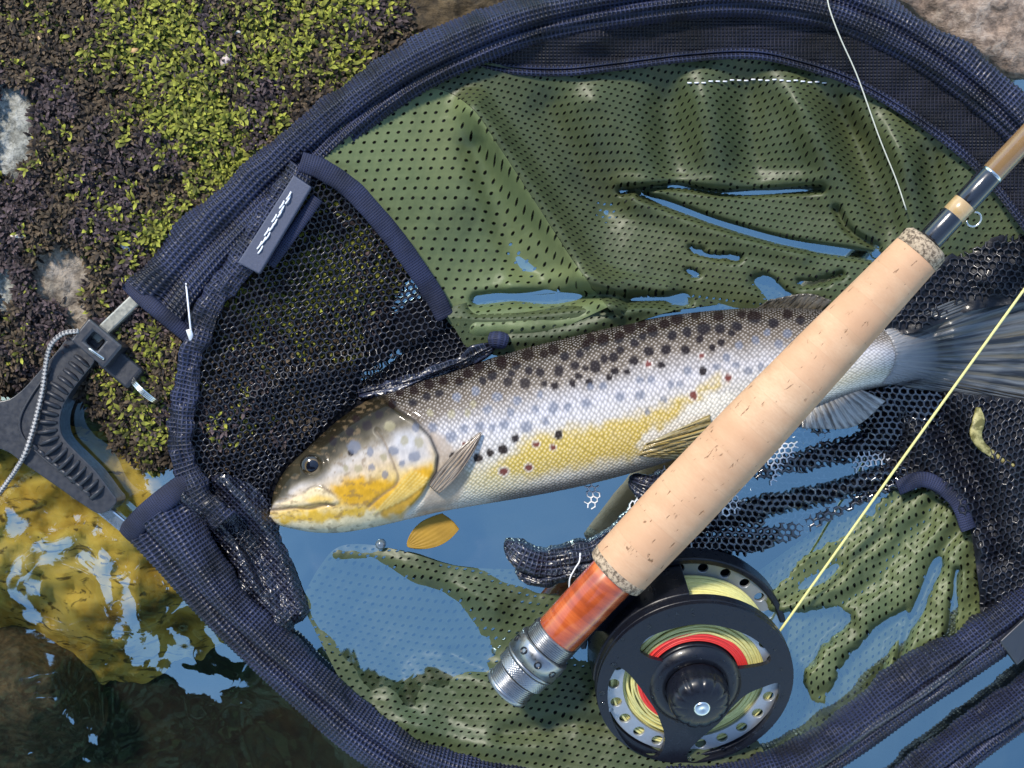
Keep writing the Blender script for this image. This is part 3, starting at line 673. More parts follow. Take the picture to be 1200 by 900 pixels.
# black mesh lying in the pool, lower right
def zD(x, y):
    z = -0.2 + 3.6 * sstep(960, 1080, x) + 0 * x
    for pl, a, w in ([(740, 650), (830, 610), (930, 588), (1040, 560)], 5, 16), ([(760, 632), (850, 582), (960, 560), (1080, 530)], -5, 9), ([(800, 600), (900, 545), (1010, 520), (1090, 490)], 3.5, 14), ([(860, 560), (930, 520), (1000, 500)], -4.5, 16), ([(960, 500), (1040, 470), (1100, 465)], 5, 18), ([(900, 610), (990, 585), (1050, 560)], -4, 7), ([(770, 655), (850, 640), (900, 640)], 4, 10):
        z = z + ridge(x, y, pl, a, w)
    return z + 2.5 * (fbm(x / 22, y / 22, 101) - 0.5)
D_top = [(742, 600), (800, 560), (870, 520), (930, 492), (990, 462), (1050, 452), (1100, 452)]
D_bot = [(720, 668), (800, 655), (870, 650), (930, 632), (990, 600), (1045, 572), (1110, 560)]
def panel_mesh(name, top, bot, zf, mat, nu=160, nv=60, dz=-0.8):
    t = spline(top, nu); b = spline(bot, nu); w = np.linspace(0, 1, nv)[None, :, None]; g = t[:, None, :2] * (1 - w) + b[:, None, :2] * w
    x, y = g[..., 0], g[..., 1]
    return mk(name, P(x, y, (zf(x, y) + dz) / 1000), grid_faces(nu, nv), mat, net, uv=np.stack([x * S, y * S], -1))
panel_mesh('mesh_panel', D_top, D_bot, zD, M_wet, dz=-1.8)
hexmesh('mesh_netting', D_top + D_bot[::-1], 7.6, zD, 0.00075, M_wirewet, asp=1.15, rot=0.5, seed=33, warp=1.6)

def zE(x, y):
    z = 7 + 7 * sstep(1080, 1200, x) + 4 * (fbm(x / 35, y / 35, 111) - 0.5) - 7 * sstep(1085, 1030, x)
    for pl, a, w in ([(1050, 480), (1110, 560), (1150, 640)], 4, 14), ([(1090, 470), (1140, 560), (1170, 650)], -4, 13), ([(1120, 460), (1180, 560), (1200, 640)], 4, 16), ([(1140, 620), (1120, 680), (1160, 720)], -5, 14):
        z = z + ridge(x, y, pl, a, w)
    return z
E_top = [(1030, 470), (1080, 458), (1130, 464), (1215, 470)]; E_bot = [(1040, 575), (1090, 572), (1135, 610), (1150, 655), (1150, 735), (1215, 690)]
panel_mesh('mesh_panel', [(1020, 500), (1060, 455), (1130, 462), (1230, 470)], [(1040, 578), (1095, 572), (1138, 612), (1146, 680), (1160, 745), (1230, 690)], zE, M_wet)
hexmesh('mesh_netting', E_top + E_bot[::-1], 9.0, lambda x, y: zE(x, y) + 0.4, 0.0005, M_wire, asp=0.85, rot=0.2, seed=43, warp=2.4)
# black mesh round the tail, above the fish
def zF(x, y): return 9 + 7 * (fbm(x / 30, y / 30, 121) - 0.5) + 6 * sstep(1100, 1200, x)
panel_mesh('mesh_panel', [(1030, 372), (1075, 330), (1110, 300), (1150, 282), (1230, 262)], [(1040, 392), (1080, 388), (1120, 370), (1160, 360), (1230, 350)], zF, M_wet, 60, 24)
hexmesh('mesh_netting', [(1040, 380), (1080, 332), (1120, 300), (1160, 284), (1215, 270), (1215, 345), (1130, 350), (1080, 385)], 9, lambda x, y: zF(x, y) + 0.4, 0.00045, M_wire, rot=0.6, seed=53)
# knotted wet corner beside the rod, and a small one under the grip
def lump(name, pts, n=90, seg=48, mat=M_fold, amp=0.0020, seed=0):
    path, s = ptube(pts, n)
    end = np.minimum(np.arange(n), np.arange(n)[::-1]) / (n * 0.12); cap = np.sqrt(np.clip(1 - (1 - np.clip(end, 0, 1)) ** 2, 0.02, 1))
    V, F, uv = tube(path, s[:, 3] * S * cap, s[:, 4] / 1000 * cap, seg, lambda u, th: amp * ((fbm(u * 130 + seed, np.cos(th) * 1.6 + 3 + seed, 7) - 0.5) * 2 + (fbm(u * 60 + seed, np.cos(th) * 4 + 3 + seed, 17) - 0.5) * 2.4))
    return mk(name, V, F, mat, net, uv=uv)
lump('net_corner', [(592, 636, 2, 9, 4), (612, 652, 4, 15, 7), (640, 660, 4, 18, 7), (672, 656, 3, 17, 7), (704, 648, 3, 17, 6), (735, 620, 3, 16, 6), (752, 598, 1, 12, 5)], n=130, seed=3)
lump('net_corner', [(604, 668, 1, 6, 4), (632, 678, 3, 13, 5), (664, 672, 3, 11, 6), (690, 660, 2, 12, 5)], seed=9)
lump('net_corner', [(738, 562, 1, 8, 3), (770, 572, 3, 16, 6), (800, 566, 3, 14, 6), (830, 552, 1, 10, 4)], seed=5)
lump('net_corner', [(420, 462, 3, 6, 4), (480, 447, 4, 8, 5), (540, 424, 4, 9, 5), (582, 404, 5, 8, 5)], seed=15)
o = lump('binding_end', [(576, 398, 6, 9, 5), (584, 398, 7, 10, 5.5), (592, 400, 6, 9, 5)], n=24, mat=M_tape, amp=0.0003)

# folds of the sleeve mesh near the lower cuff
def zS(x, y):
    z = -4.0 + 10.0 * sstep(640, 570, y)
    for pl, a, w in ([(180, 610), (230, 648), (262, 678), (274, 694)], 9, 15), ([(215, 585), (262, 622), (292, 670), (316, 712), (326, 732)], 11, 19), ([(262, 562), (300, 606), (326, 652), (344, 692), (351, 712)], 9, 14), ([(245, 590), (285, 640), (310, 690)], -3, 4), ([(205, 600), (250, 645), (272, 672)], -5, 6):
        z = z + ridge(x, y, pl, a, w)
    return z + 3.2 * (fbm(x / 9, y / 12, 141) - 0.5) + 1.5 * (fbm(x / 4, y / 4, 142) - 0.5)
g_ = spline([(160, 612), (190, 590), (226, 566), (262, 556), (300, 572), (320, 598)], 110); h_ = spline([(232, 684), (262, 706), (292, 728), (320, 746), (345, 738), (364, 716)], 110)
ww = np.linspace(0, 1, 110)[None, :, None]; q_ = g_[:, None] * (1 - ww) + h_[:, None] * ww
mk('sleeve_fold', P(q_[..., 0], q_[..., 1], zS(q_[..., 0], q_[..., 1]) / 1000), grid_faces(110, 110), M_fold, net, uv=np.stack([(q_[..., 0] + q_[..., 1]) * S * 0.7, (q_[..., 0] - q_[..., 1]) * S * 0.7], -1))

# rim sleeve: netting pulled over the hoop
def sleeve(name, pts, n, mat, groove=0.16, pitch=0.0018, rib=0.00022, seed=0, seg=56):
    path, s = ptube(pts, n)
    def dsp(u, th):
        w = 0.0036 * (fbm(u * 60 + seed, th * 0.9 + 5, 9) - 0.5) * 2 * np.sin(th / 2) ** 2
        g = -0.0036 * np.exp(-((th - 1.25 - 0.35 * np.sin(u * 23 + seed)) / 0.17) ** 2) + 0.0016 * np.exp(-((th - 2.0 - 0.3 * np.sin(u * 17 + seed)) / 0.3) ** 2) - 0.0026 * np.exp(-((th - 0.55 - 0.2 * np.sin(u * 31)) / 0.12) ** 2)
        return w + g + rib * np.sin(u * 2 * np.pi / pitch)
    V, F, uv = tube(path, s[:, 3] * S, s[:, 4] / 1000, seg, dsp)
    return mk(name, V, F, mat, net, uv=uv)
sleeve('rim_sleeve', [(186, 358, 17, 46, 4), (215, 322, 19, 44, 5), (260, 275, 21, 41, 6), (330, 206, 24, 36, 7), (400, 140, 26, 31, 8), (470, 90, 27, 28, 8), (540, 54, 28, 28, 8), (620, 24, 28, 28, 9), (720, 4, 28, 28, 9), (850, -10, 28, 28, 9), (950, 0, 28, 27, 9), (1020, 24, 28, 25, 8),
                      (1100, 67, 28, 24, 8), (1180, 130, 28, 24, 8), (1250, 210, 27, 24, 8), (1310, 310, 26, 24, 8)], 1500, M_sleeve, seed=1)
sleeve('rim_sleeve', [(183, 598, 9, 48, 5), (212, 642, 9, 38, 6), (255, 700, 7, 31, 7), (310, 757, 5, 29, 8), (370, 812, 4, 29, 8), (430, 862, 4, 30, 8), (500, 902, 4, 30, 8), (600, 925, 4, 28, 8), (720, 932, 4, 28, 8), (840, 926, 4, 28, 8), (920, 905, 5, 28, 8),
                      (990, 862, 6, 29, 9), (1060, 812, 7, 29, 9), (1130, 765, 9, 29, 9), (1200, 715, 11, 29, 9), (1290, 640, 13, 29, 9)], 1400, M_sleeve, seed=5)
sleeve('rim_sleeve', [(1020, 960, 3, 25, 7), (1090, 905, 4, 26, 7), (1150, 858, 5, 27, 7), (1210, 815, 6, 27, 7), (1290, 750, 7, 27, 7)], 420, M_sleeve, seed=8)
sleeve('rim_sleeve', [(880, 935, 4, 16, 6), (960, 890, 7, 16, 6), (1030, 845, 9, 15, 6), (1100, 798, 11, 13, 6), (1160, 752, 12, 10, 5)], 420, M_fold, seed=11)
# cuffs
def strip(name, pts, w_px, t_mm, mat, n=120, par=net, amp=0.0):
    path, s = ptube(pts, n)
    V, F, uv = tube(path, w_px * S, t_mm / 1000, 28, (lambda u, th: amp * (fbm(u * 160, th * 1.2, 3) - 0.5)) if amp else None)
    return mk(name, V, F, mat, par, uv=uv)
strip('sleeve_cuff', [(150, 332, 17.5, 0), (168, 350, 20.5, 0), (190, 368, 21, 0), (222, 394, 17, 0)], 9, 1.6, M_tape)
strip('sleeve_cuff', [(148, 627, 9, 0), (170, 604, 13, 0), (195, 583, 15, 0), (224, 562, 12, 0)], 13, 2.0, M_tape)
# bindings round the mesh window
strip('binding_tape', [(352, 190, 33, 0), (380, 200, 31.5, 0), (412, 222, 28.5, 0), (445, 258, 24.5, 0), (480, 303, 18, 0), (506, 342, 11.5, 0), (522, 372, 8, 0)], 11.5, 1.3, M_tape, amp=0.0008)
strip('binding_tape', [(352, 196, 32, 0), (325, 240, 29.5, 0), (290, 295, 26, 0), (262, 335, 23, 0), (238, 376, 20.5, 0), (224, 420, 18, 0), (214, 480, 15, 0), (214, 530, 13.5, 0), (232, 575, 13, 0), (262, 612, 12.5, 0)], 14, 2.2, M_sleeve, amp=0.006, n=300)
strip('binding_tape', [(372, 232, 30.5, 0), (345, 270, 28, 0), (316, 310, 25.5, 0)], 7, 1.2, M_tape)
strip('binding_tape', [(1052, 572, 9, 0), (1085, 562, 10, 0), (1120, 585, 11, 0), (1135, 620, 11, 0)], 9, 1.4, M_tape, amp=0.0008)
# rubber label with a stitched line
def ribbon_plate(name, quad, z0, th, mat, par=net):
    V = []; zz = [z0[k] / 1000 for k in range(4)]
    for k in range(4): V.append(P(quad[k][0], quad[k][1], zz[k]))
    for k in range(4): V.append(P(quad[k][0], quad[k][1], zz[k]) - np.array([0, 0, th / 1000]))
    o = mk(name, np.array(V), [(3, 2, 1, 0), (4, 5, 6, 7), (0, 1, 5, 4), (1, 2, 6, 5), (2, 3, 7, 6), (3, 0, 4, 7)], mat, par, smooth=False)
    return bevel(o, 0.0006, 3)
lab = ribbon_plate('label_tag', [(344, 205), (365, 219), (304, 321), (278, 308)], [35, 35, 31, 31], 3.0, M_tagg)
for k, t in enumerate(np.linspace(0.06, 0.78, 13)):
    x = 341 + (292 - 341) * t + 2.2 * math.sin(k * 2.2); y = 224 + (312 - 224) * t; z = 35.2 - 4.1 * t
    strip('stitch', [(x + 3.0, y - 4.5, z + 0.05, 0), (x + 0.8, y, z + 0.5, 0), (x - 2.6, y + 4.5, z + 0.0, 0)], 0.9, 0.3, M_white, 8, lab)
strip('thread_end', [(218, 332, 23, 0), (220, 352, 24, 0), (222, 372, 24, 0), (224, 392, 22, 0)], 1.0, 0.35, M_white, 24)
strip('thread_end', [(221, 386, 23.2, 0), (223, 392, 22.6, 0), (225, 398, 21, 0)], 3.2, 0.8, M_white, 12)
strip('thread_end', [(680, 648, 10, 0), (679, 658, 11, 0), (674, 666, 11, 0), (668, 678, 10, 0), (667, 690, 8, 0)], 0.9, 0.3, M_white, 24)
ribbon_plate('strap_tab', [(1172, 752), (1215, 712), (1235, 742), (1192, 780)], [20, 22, 20, 16], 3, M_plastic)

# inner band: the black wall of netting hanging from the rim
def band_z(t): return 30 - 11 * t
bt = spline([(395, 138), (450, 92), (520, 60), (600, 30), (700, 10), (850, -4), (950, 6), (1020, 30), (1100, 72), (1180, 134), (1250, 212), (1290, 280)], 260)
bb = spline([(398, 146), (455, 102), (530, 75), (600, 84), (660, 86), (720, 80), (800, 70), (880, 66), (940, 78), (1000, 99), (1060, 133), (1120, 176), (1165, 220), (1225, 300)], 260)
w = np.linspace(0, 1, 40)[None, :]
x = bt[:, :1] * (1 - w) + bb[:, :1] * w; y = bt[:, 1:2] * (1 - w) + bb[:, 1:2] * w
zz = 31 - 9.0 * w ** 0.7 + 4.0 * (fbm(x / 50, y / 22, 131) - 0.5) + ridge(x, y, [(600, 42), (650, 46), (700, 44)], 4, 16)
mk('inner_band', P(x, y, zz / 1000), grid_faces(260, 40), M_band, net, uv=np.stack([x * S, y * S], -1))
cs = bb.copy(); zc = 31 - 9.0 + 4.0 * (fbm(cs[:, 0] / 50, cs[:, 1] / 22, 131) - 0.5)
for off, rad in ((0, 0.0012), (-7, 0.0009)):
    V, F, uv = tube(P(cs[:, 0], cs[:, 1] + off, (zc + 1.0) / 1000), rad, rad * 0.8, 8); mk('seam_cord', V, F, M_sleeve, net, uv=uv)
# small white stitches crossing the cloth below the band
for k in range(20):
    xx = 808 + k * 8.3; yy = 97 - 4 * math.sin(k / 19 * 3) + (k % 3) * 0.6
    z0 = float(zA(np.array(xx), np.array(yy))) + 0.5
    strip('stitch', [(xx - 2.4, yy, z0, 0), (xx, yy, z0 + 0.25, 0), (xx + 2.4, yy, z0, 0)], 0.8, 0.25, M_white, 6)

# hoop bars
def bar(name, a, b, za, zb, w, t, mat):
    path = np.linspace(P(a[0], a[1], za / 1000), P(b[0], b[1], zb / 1000), 4)
    T = path[-1] - path[0]; T /= np.linalg.norm(T); N = np.cross(T, [0, 0, 1.0]); N /= np.linalg.norm(N); B = np.cross(N, T)
    V = []
    for p in (path[0], path[-1]):
        for sx, sz in ((-1, -1), (1, -1), (1, 1), (-1, 1)): V.append(p + N * sx * w * S / 2 + B * sz * t / 2000)
    return bevel(mk(name, np.array(V), [(0, 1, 2, 3), (7, 6, 5, 4), (0, 4, 5, 1), (1, 5, 6, 2), (2, 6, 7, 3), (3, 7, 4, 0)], mat, net, smooth=False), 0.0008)
bar('hoop_bar', (112, 398), (185, 328), 15, 17, 15, 6, M_bar)
bar('hoop_bar', (104, 582), (168, 634), 8, 8, 15, 5, M_steel)
# yoke: forked plastic handle end with grip ribs
def px_plate(name, poly, z0, z1, mat, par, holes=(), bev=0.0012):
    zt = z1 / 1000; k = S * (D - zt) / D
    lp = [[((x - 600) * k, (450 - y) * k) for x, y in q] for q in (poly, *holes)]
    V, F = plate(lp, z0 / 1000, zt); o = mk(name, V, F, mat, par, smooth=False); return bevel(o, bev, 3, 30)
yoke_out = [tuple(p) for p in spline([(-160, 470), (-60, 472), (0, 470), (22, 460), (45, 436), (66, 412), (84, 392), (104, 404), (112, 420), (98, 440), (84, 458), (73, 478), (70, 498), (75, 514), (92, 532), (112, 552), (130, 576), (137, 588), (118, 602), (98, 592), (62, 567), (30, 545), (0, 526), (-60, 518), (-160, 522)], 150)]
yoke = px_plate('yoke', yoke_out, 2, 15, M_plastic, net, bev=0.003)
inner = spline([(98, 424), (84, 442), (70, 462), (62, 480), (59, 500), (64, 520), (80, 538), (98, 556), (116, 576)], 19)
ti = np.gradient(inner, axis=0); ti /= np.linalg.norm(ti, axis=1)[:, None]
for k in range(19):
    nx, ny = ti[k][1], -ti[k][0]
    if nx < 0: nx, ny = -nx, -ny
    c = inner[k]; a = c + np.array([nx, ny]) * 7; b = c - np.array([nx, ny]) * (15 if 3 < k < 16 else 11)
    strip('grip_rib', [(a[0], a[1], 14.0, 0), ((a[0] + b[0]) / 2, (a[1] + b[1]) / 2, 16.0, 0), (b[0], b[1], 14.6, 0)], 2.7, 1.5, M_rubber, 10, yoke)
strip('groove_line', [(60, 432, 15.2, 0), (38, 462, 15.4, 0), (24, 490, 15.4, 0), (27, 512, 15.4, 0), (50, 536, 15.4, 0), (88, 566, 15.2, 0)], 1.4, 0.5, M_rubber, 40, yoke)
for k in range(8):
    t = k / 7; strip('grip_stud', [(36 + 62 * t, 520 + 54 * t, 15.0, 0), (40 + 62 * t, 523 + 54 * t, 15.9, 0), (44 + 62 * t, 527 + 54 * t, 15.0, 0)], 2.2, 0.7, M_rubber, 8, yoke)
# hinge clip
def rot_box(cx, cy, w, h, ang):
    a = math.radians(ang); return [(cx + dx * math.cos(a) - dy * math.sin(a), cy + dx * math.sin(a) + dy * math.cos(a)) for dx, dy in ((-w, -h), (w, -h), (w, h), (-w, h))]
clip = px_plate('hinge_clip', rot_box(113, 402, 26, 17, 40), 12, 23, M_plastic, net, holes=(rot_box(111, 400, 9, 8, 40),), bev=0.001)
px_plate('clip_core', rot_box(111, 400, 8.6, 7.6, 40), 12, 17, M_rubber, clip, bev=0.0004)
px_plate('clip_body', rot_box(140, 430, 24, 15, 40), 8, 17, M_rubber, clip, bev=0.0015)
strip('clip_pin', [(104, 408, 23.4, 0), (112, 414, 23.6, 0), (122, 421, 23.2, 0)], 1.6, 0.5, M_steel, 10, clip)
for k in range(3):
    th = np.linspace(0, 2 * np.pi, 40); cx, cy = 169 + k * 1.5, 458 - k * 1.3
    a = math.radians(42); X_ = 20 * np.cos(th); Y_ = 4.0 * np.sin(th)
    pth = P(cx + X_ * math.cos(a) - Y_ * math.sin(a), cy + X_ * math.sin(a) + Y_ * math.cos(a), (13 + k * 1.0 + 6.0 * np.sin(th)) / 1000)
    V, F, uv = tube(pth, 0.0006, 0.0006, 8, caps=False); mk('split_ring', V, F, M_steel, net)

# lanyard
path, s = ptube([(92, 388, 23), (74, 391, 22), (60, 404, 20), (54, 425, 18), (50, 455, 17.5), (44, 482, 17.5), (37, 508, 17.5), (27, 536, 17), (10, 563, 10), (-12, 590, 6), (-60, 640, 4)], 160)
V, F, uv = tube(path, 0.0010, 0.0010, 10, lambda u, th: 0.00016 * np.sin(u * 3400 + 2 * th))
o = mk('lanyard_cord', V, F, M_braid, None, uv=uv); tag(o, 'grey and black braided lanyard cord looping over the forked handle', 'cord')

# ------------------------------------------------------------------ the trout
ST = np.array([  # top x,y  bottom x,y  half thickness mm
    (317.5, 594, 316, 605, 1.5), (322, 573, 326, 615, 6), (335, 550, 345, 620, 9), (354, 531, 370, 624, 12), (375, 511, 400, 624, 14), (402, 488, 432, 619, 15.5), (440, 464, 468, 611, 17),
    (490, 447, 515, 600, 18), (545, 430, 560, 592, 19), (600, 412, 620, 582, 19.5), (660, 396, 680, 570, 19.5), (720, 382, 745, 553, 19), (790, 369, 810, 532, 18), (860, 362, 870, 511, 16),
    (930, 361, 935, 487, 13), (990, 366, 995, 463, 10), (1035, 377, 1040, 452, 7.5), (1068, 388, 1070, 447, 4.2), (1096, 390, 1098, 450, 0.8)], float)
FZ = 3.0
nU, nT = 820, 200
fs = spline(ST, nU)
th = np.linspace(0, 2 * np.pi, nT, endpoint=False)
cx = (fs[:, 0] + fs[:, 2]) / 2; cy = (fs[:, 1] + fs[:, 3]) / 2; hx = (fs[:, 0] - fs[:, 2]) / 2; hy = (fs[:, 1] - fs[:, 3]) / 2
ct = np.sign(np.cos(th)) * np.abs(np.cos(th)) ** 0.92; sn = np.sign(np.sin(th)) * np.abs(np.sin(th)) ** 0.9
fx = cx[:, None] + hx[:, None] * ct; fy = cy[:, None] + hy[:, None] * ct; fz = FZ + fs[:, 4][:, None] * sn
ss = ct[None] + 0 * fx                                                  # +1 back ... -1 belly
up = np.clip(np.sin(th), 0, 1)[None] ** 0.5
OP = [(452, 470), (466, 481), (484, 493), (503, 513), (512, 534), (510, 552), (494, 580), (474, 603)]
HEAD = [(290, 400), (440, 440)] + OP + [(462, 650), (290, 650)]
PRE = [(441, 505), (449, 515), (457, 532), (463, 548), (467, 560), (462, 570), (448, 580), (432, 594)]
dh = sdf(fx, fy, HEAD); ops = spline(OP, 60); prs = spline(PRE, 60)
fz += up * (1.7 * sstep(2, -3, dh) * np.exp(np.clip(-np.abs(dh) / 28, -9, 0)) - 0.7 * np.exp(-((dh - 3) / 3.0) ** 2))
dpre = pdist(fx, fy, prs); fz -= up * 0.7 * np.exp(-(dpre / 2.0) ** 2)
MAX = spline([(319, 591), (336, 587), (352, 580), (364, 571), (376, 570), (389, 578), (398, 587), (393, 592), (376, 590), (345, 594)], 60, closed=True)
dm = sdf(fx, fy, MAX); fz += up * 1.0 * sstep(2, -4, dm)
JAW = spline([(314, 597), (328, 597), (345, 595), (362, 596), (380, 592), (392, 592)], 40); dj = pdist(fx, fy, JAW); fz -= up * 1.0 * np.exp(-(dj / 1.8) ** 2)
ec = (365.0, 545.0); de = np.hypot(fx - ec[0], fy - ec[1]); fz += up * (1.0 * np.exp(-((de - 14) / 4) ** 2) - 1.6 * sstep(13, 8, de))
for k in range(6):    # gill cover streaks
    a = (438 + k * 7, 603 - k * 3.5); b = (484 + k * 4, 552 + k * 2 - (k == 0) * 2)
    fz += up * 0.35 * np.exp(-(pdist(fx, fy, [a, b]) / 1.6) ** 2) * sstep(4, -2, dh)

def lerpc(s, stops):
    xs = [p for p, c in stops]; return np.stack([np.interp(s, xs, [c[k] for p, c in stops]) for k in range(3)], -1)
nz = fbm(fx / 13, fy / 13, 7); sj = ss + 0.18 * (nz - 0.5)
C = lerpc(sj, [(-1.0, (0.50, 0.47, 0.41)), (-0.82, (0.66, 0.62, 0.52)), (-0.6, (0.56, 0.50, 0.36)), (-0.3, (0.52, 0.49, 0.45)), (0.08, (0.47, 0.45, 0.47)), (0.26, (0.34, 0.315, 0.31)), (0.44, (0.17, 0.138, 0.11)), (0.66, (0.095, 0.072, 0.050)), (0.84, (0.040, 0.029, 0.018)), (1.0, (0.012, 0.009, 0.006))])
def blend(C, col, m): return C * (1 - m[..., None]) + np.array(col) * m[..., None]
YEL = [(572, 556), (600, 528), (630, 508), (668, 502), (710, 497), (748, 487), (780, 474), (800, 464), (812, 462), (846, 441), (846, 452), (812, 470), (775, 500), (752, 515), (748, 535), (710, 541), (660, 552), (620, 560), (604, 558)]
jx = 16 * (fbm(fx / 9, fy / 9, 17) - 0.5); jy = 16 * (fbm(fx / 9, fy / 9, 27) - 0.5)
dy_ = sdf(fx + jx, fy + jy, YEL)
C = blend(C, (0.55, 0.39, 0.045), 0.85 * sstep(9, -9, dy_) * (0.75 + 0.5 * fbm(fx / 16, fy / 16, 37)).clip(0, 1))
C = blend(C, (0.56, 0.46, 0.17), 0.55 * np.exp(-((fx - 575) / 40) ** 2 - ((fy - 566) / 16) ** 2))
C = blend(C, (0.72, 0.68, 0.60), 0.9 * sstep(4, -4, sdf(fx + jx, fy + jy, [(752, 512), (780, 498), (830, 462), (860, 462), (860, 500), (800, 520), (770, 536), (752, 534)])))
C = blend(C, (0.06, 0.05, 0.045), 0.75 * sstep(-0.80, -0.97, ss) * sstep(560, 600, fx))
# head
hm = sstep(1.5, -1.5, dh)
hc = lerpc(sj, [(-1, (0.60, 0.52, 0.36)), (-0.72, (0.64, 0.54, 0.33)), (-0.4, (0.60, 0.42, 0.14)), (-0.05, (0.52, 0.40, 0.26)), (0.2, (0.42, 0.38, 0.35)), (0.40, (0.25, 0.21, 0.15)), (0.58, (0.08, 0.066, 0.034)), (1.0, (0.025, 0.022, 0.013))])
hc = blend(hc, (0.50, 0.27, 0.015), 0.94 * sstep(6, -5, sdf(fx + jx, fy + jy, [(388, 568), (420, 562), (452, 564), (466, 566), (480, 552), (502, 546), (508, 556), (494, 582), (474, 602), (452, 606), (440, 598), (410, 592), (396, 584)])))
hc = blend(hc, (0.52, 0.32, 0.025), 0.92 * sstep(4, -4, sdf(fx + jx, fy + jy, [(322, 606), (350, 600), (400, 597), (432, 596), (420, 606), (360, 612), (330, 613)])))
hc = blend(hc, (0.44, 0.43, 0.45), 0.75 * sstep(10, -8, sdf(fx, fy, [(462, 508), (480, 504), (500, 520), (506, 536), (488, 544), (470, 548), (462, 530)])))
hc = blend(hc, (0.030, 0.024, 0.013), 0.93 * sstep(7, -8, sdf(fx + jx, fy + jy, [(330, 556), (335, 546), (354, 526), (402, 482), (450, 455), (478, 466), (460, 482), (430, 492), (400, 510), (378, 524), (356, 532), (344, 550)])))
hc = blend(hc, (0.07, 0.06, 0.035), 0.85 * sstep(7, -7, sdf(fx + jx, fy + jy, [(316, 590), (322, 570), (336, 548), (352, 530), (356, 545), (350, 560), (342, 575), (335, 585)])))
hc = blend(hc, (0.62, 0.50, 0.30), 0.85 * sstep(1, -3, dm)); hc = blend(hc, (0.64, 0.42, 0.10), 0.8 * sstep(3, -3, sdf(fx, fy, [(358, 586), (372, 580), (392, 584), (388, 590), (365, 591)])))
hc = blend(hc, (0.05, 0.04, 0.035), 0.6 * np.exp(-((np.abs(dm) - 0.5) / 1.1) ** 2) * sstep(350, 362, fx) * sstep(399, 388, fx)); hc = blend(hc, (0.06, 0.05, 0.05), 0.8 * np.exp(-(dj / 1.6) ** 2))
hc = blend(hc, (0.20, 0.15, 0.10), 0.75 * np.exp(-(dpre / 1.3) ** 2))
for k in range(6):
    a = (438 + k * 7, 603 - k * 3.5); b = (484 + k * 4, 552 + k * 2); hc = blend(hc, (0.70, 0.56, 0.20), 0.6 * np.exp(-(pdist(fx, fy, [a, b]) / 1.2) ** 2)); hc = blend(hc, (0.30, 0.17, 0.03), 0.5 * np.exp(-(pdist(fx, fy, [(a[0] + 3, a[1] + 1), (b[0] + 2.5, b[1] + 2)]) / 1.0) ** 2))
hc = blend(hc, (0.045, 0.038, 0.022), 0.9 * np.exp(-((de - 13.0) / 3.4) ** 2)); hc = blend(hc, (0.14, 0.115, 0.07), 0.5 * np.exp(-((de - 18) / 5) ** 2))
hn = fbm(fx / 4.5, fy / 4.5, 57); hn2 = fbm(fx / 1.6, fy / 1.6, 58)
hc = hc * ((0.62 + 0.5 * hn + 0.26 * hn2) * (1 - 0.62 * sstep(0.20, 0.52, ss + 0.2 * (nz - 0.5))))[..., None]
hc = blend(hc, (0.16, 0.11, 0.06), 0.55 * sstep(0.60, 0.72, fbm(fx / 7, fy / 3.5, 59)) * sstep(470, 420, fx))
SHO = [(500, 500), (520, 512), (538, 530), (548, 560), (534, 590), (512, 606), (486, 606), (504, 570), (514, 540)]
shm = sstep(5, -5, sdf(fx + jx * 0.5, fy + jy * 0.5, SHO)); C = blend(C, (0.46, 0.36, 0.27), 0.75 * shm); C *= (1 - 0.35 * shm * fbm(fx / 5, fy / 5, 60))[..., None]
C = C * (1 - hm[..., None]) + hc * hm[..., None]
C = blend(C, (0.035, 0.03, 0.025), 0.92 * np.exp(-((dh - 1.5) / (0.6 + 2.4 * fbm(fx / 9, fy / 9, 73))) ** 2) * (1 - 0.55 * sstep(535, 560, fy)) * sstep(605, 585, fy) * sstep(455, 470, fx))
# spots: k dark, b dark with the blue sky reflection painted in, r red brown with pale ring, o olive
def zs(org, sc, items): return [(org[0] + a * sc, org[1] + b * sc, r * sc, k) for a, b, r, k in items]
K = lambda s, k: [(*map(float, q.split(',')), k) for q in s.split()]
SP = zs((480, 360), 0.26667,
    K('20,365,18 85,340,20 75,392,16 130,378,16 15,420,16 148,325,18 218,328,17 258,292,20 305,262,20 362,300,20 322,322,15 404,244,24 467,256,18 432,328,20 450,292,14 525,280,17 575,285,19 521,210,24 591,204,18 632,188,22 682,216,18 656,280,22 727,256,18 748,203,17 776,168,20 796,136,18 850,145,24 773,270,12 744,303,14 817,262,24 856,228,18 897,220,20 927,188,16 922,133,22 968,92,24 989,158,17 1025,128,16 1068,104,24 1020,72,18 1052,194,20 986,235,20 902,282,17 955,285,14 1115,75,18 1108,255,15 877,310,12 592,335,13 508,335,22 637,346,16 716,335,16 790,330,14', 'k')
  + K('207,396,20 290,370,20 385,395,22 342,450,20 443,463,18 473,411,20 553,447,17 574,385,16 632,442,25 693,438,18 777,425,22 795,350,15 849,349,18 924,392,22 1012,388,22 1013,320,16 1062,318,18 102,530,22 184,568,25 238,535,19 307,525,22 364,528,16 415,515,22 514,527,26 598,502,18 1115,405,16 1045,462,14', 'b')
  + K('90,465,16 183,470,18 255,465,16 278,425,16', 'o') + K('300,664,19 354,640,16 410,625,20 464,577,17 655,560,17 188,655,15', 'k') + K('556,602,14 630,616,12 412,722,18 524,705,16 240,606,12', 'r'))
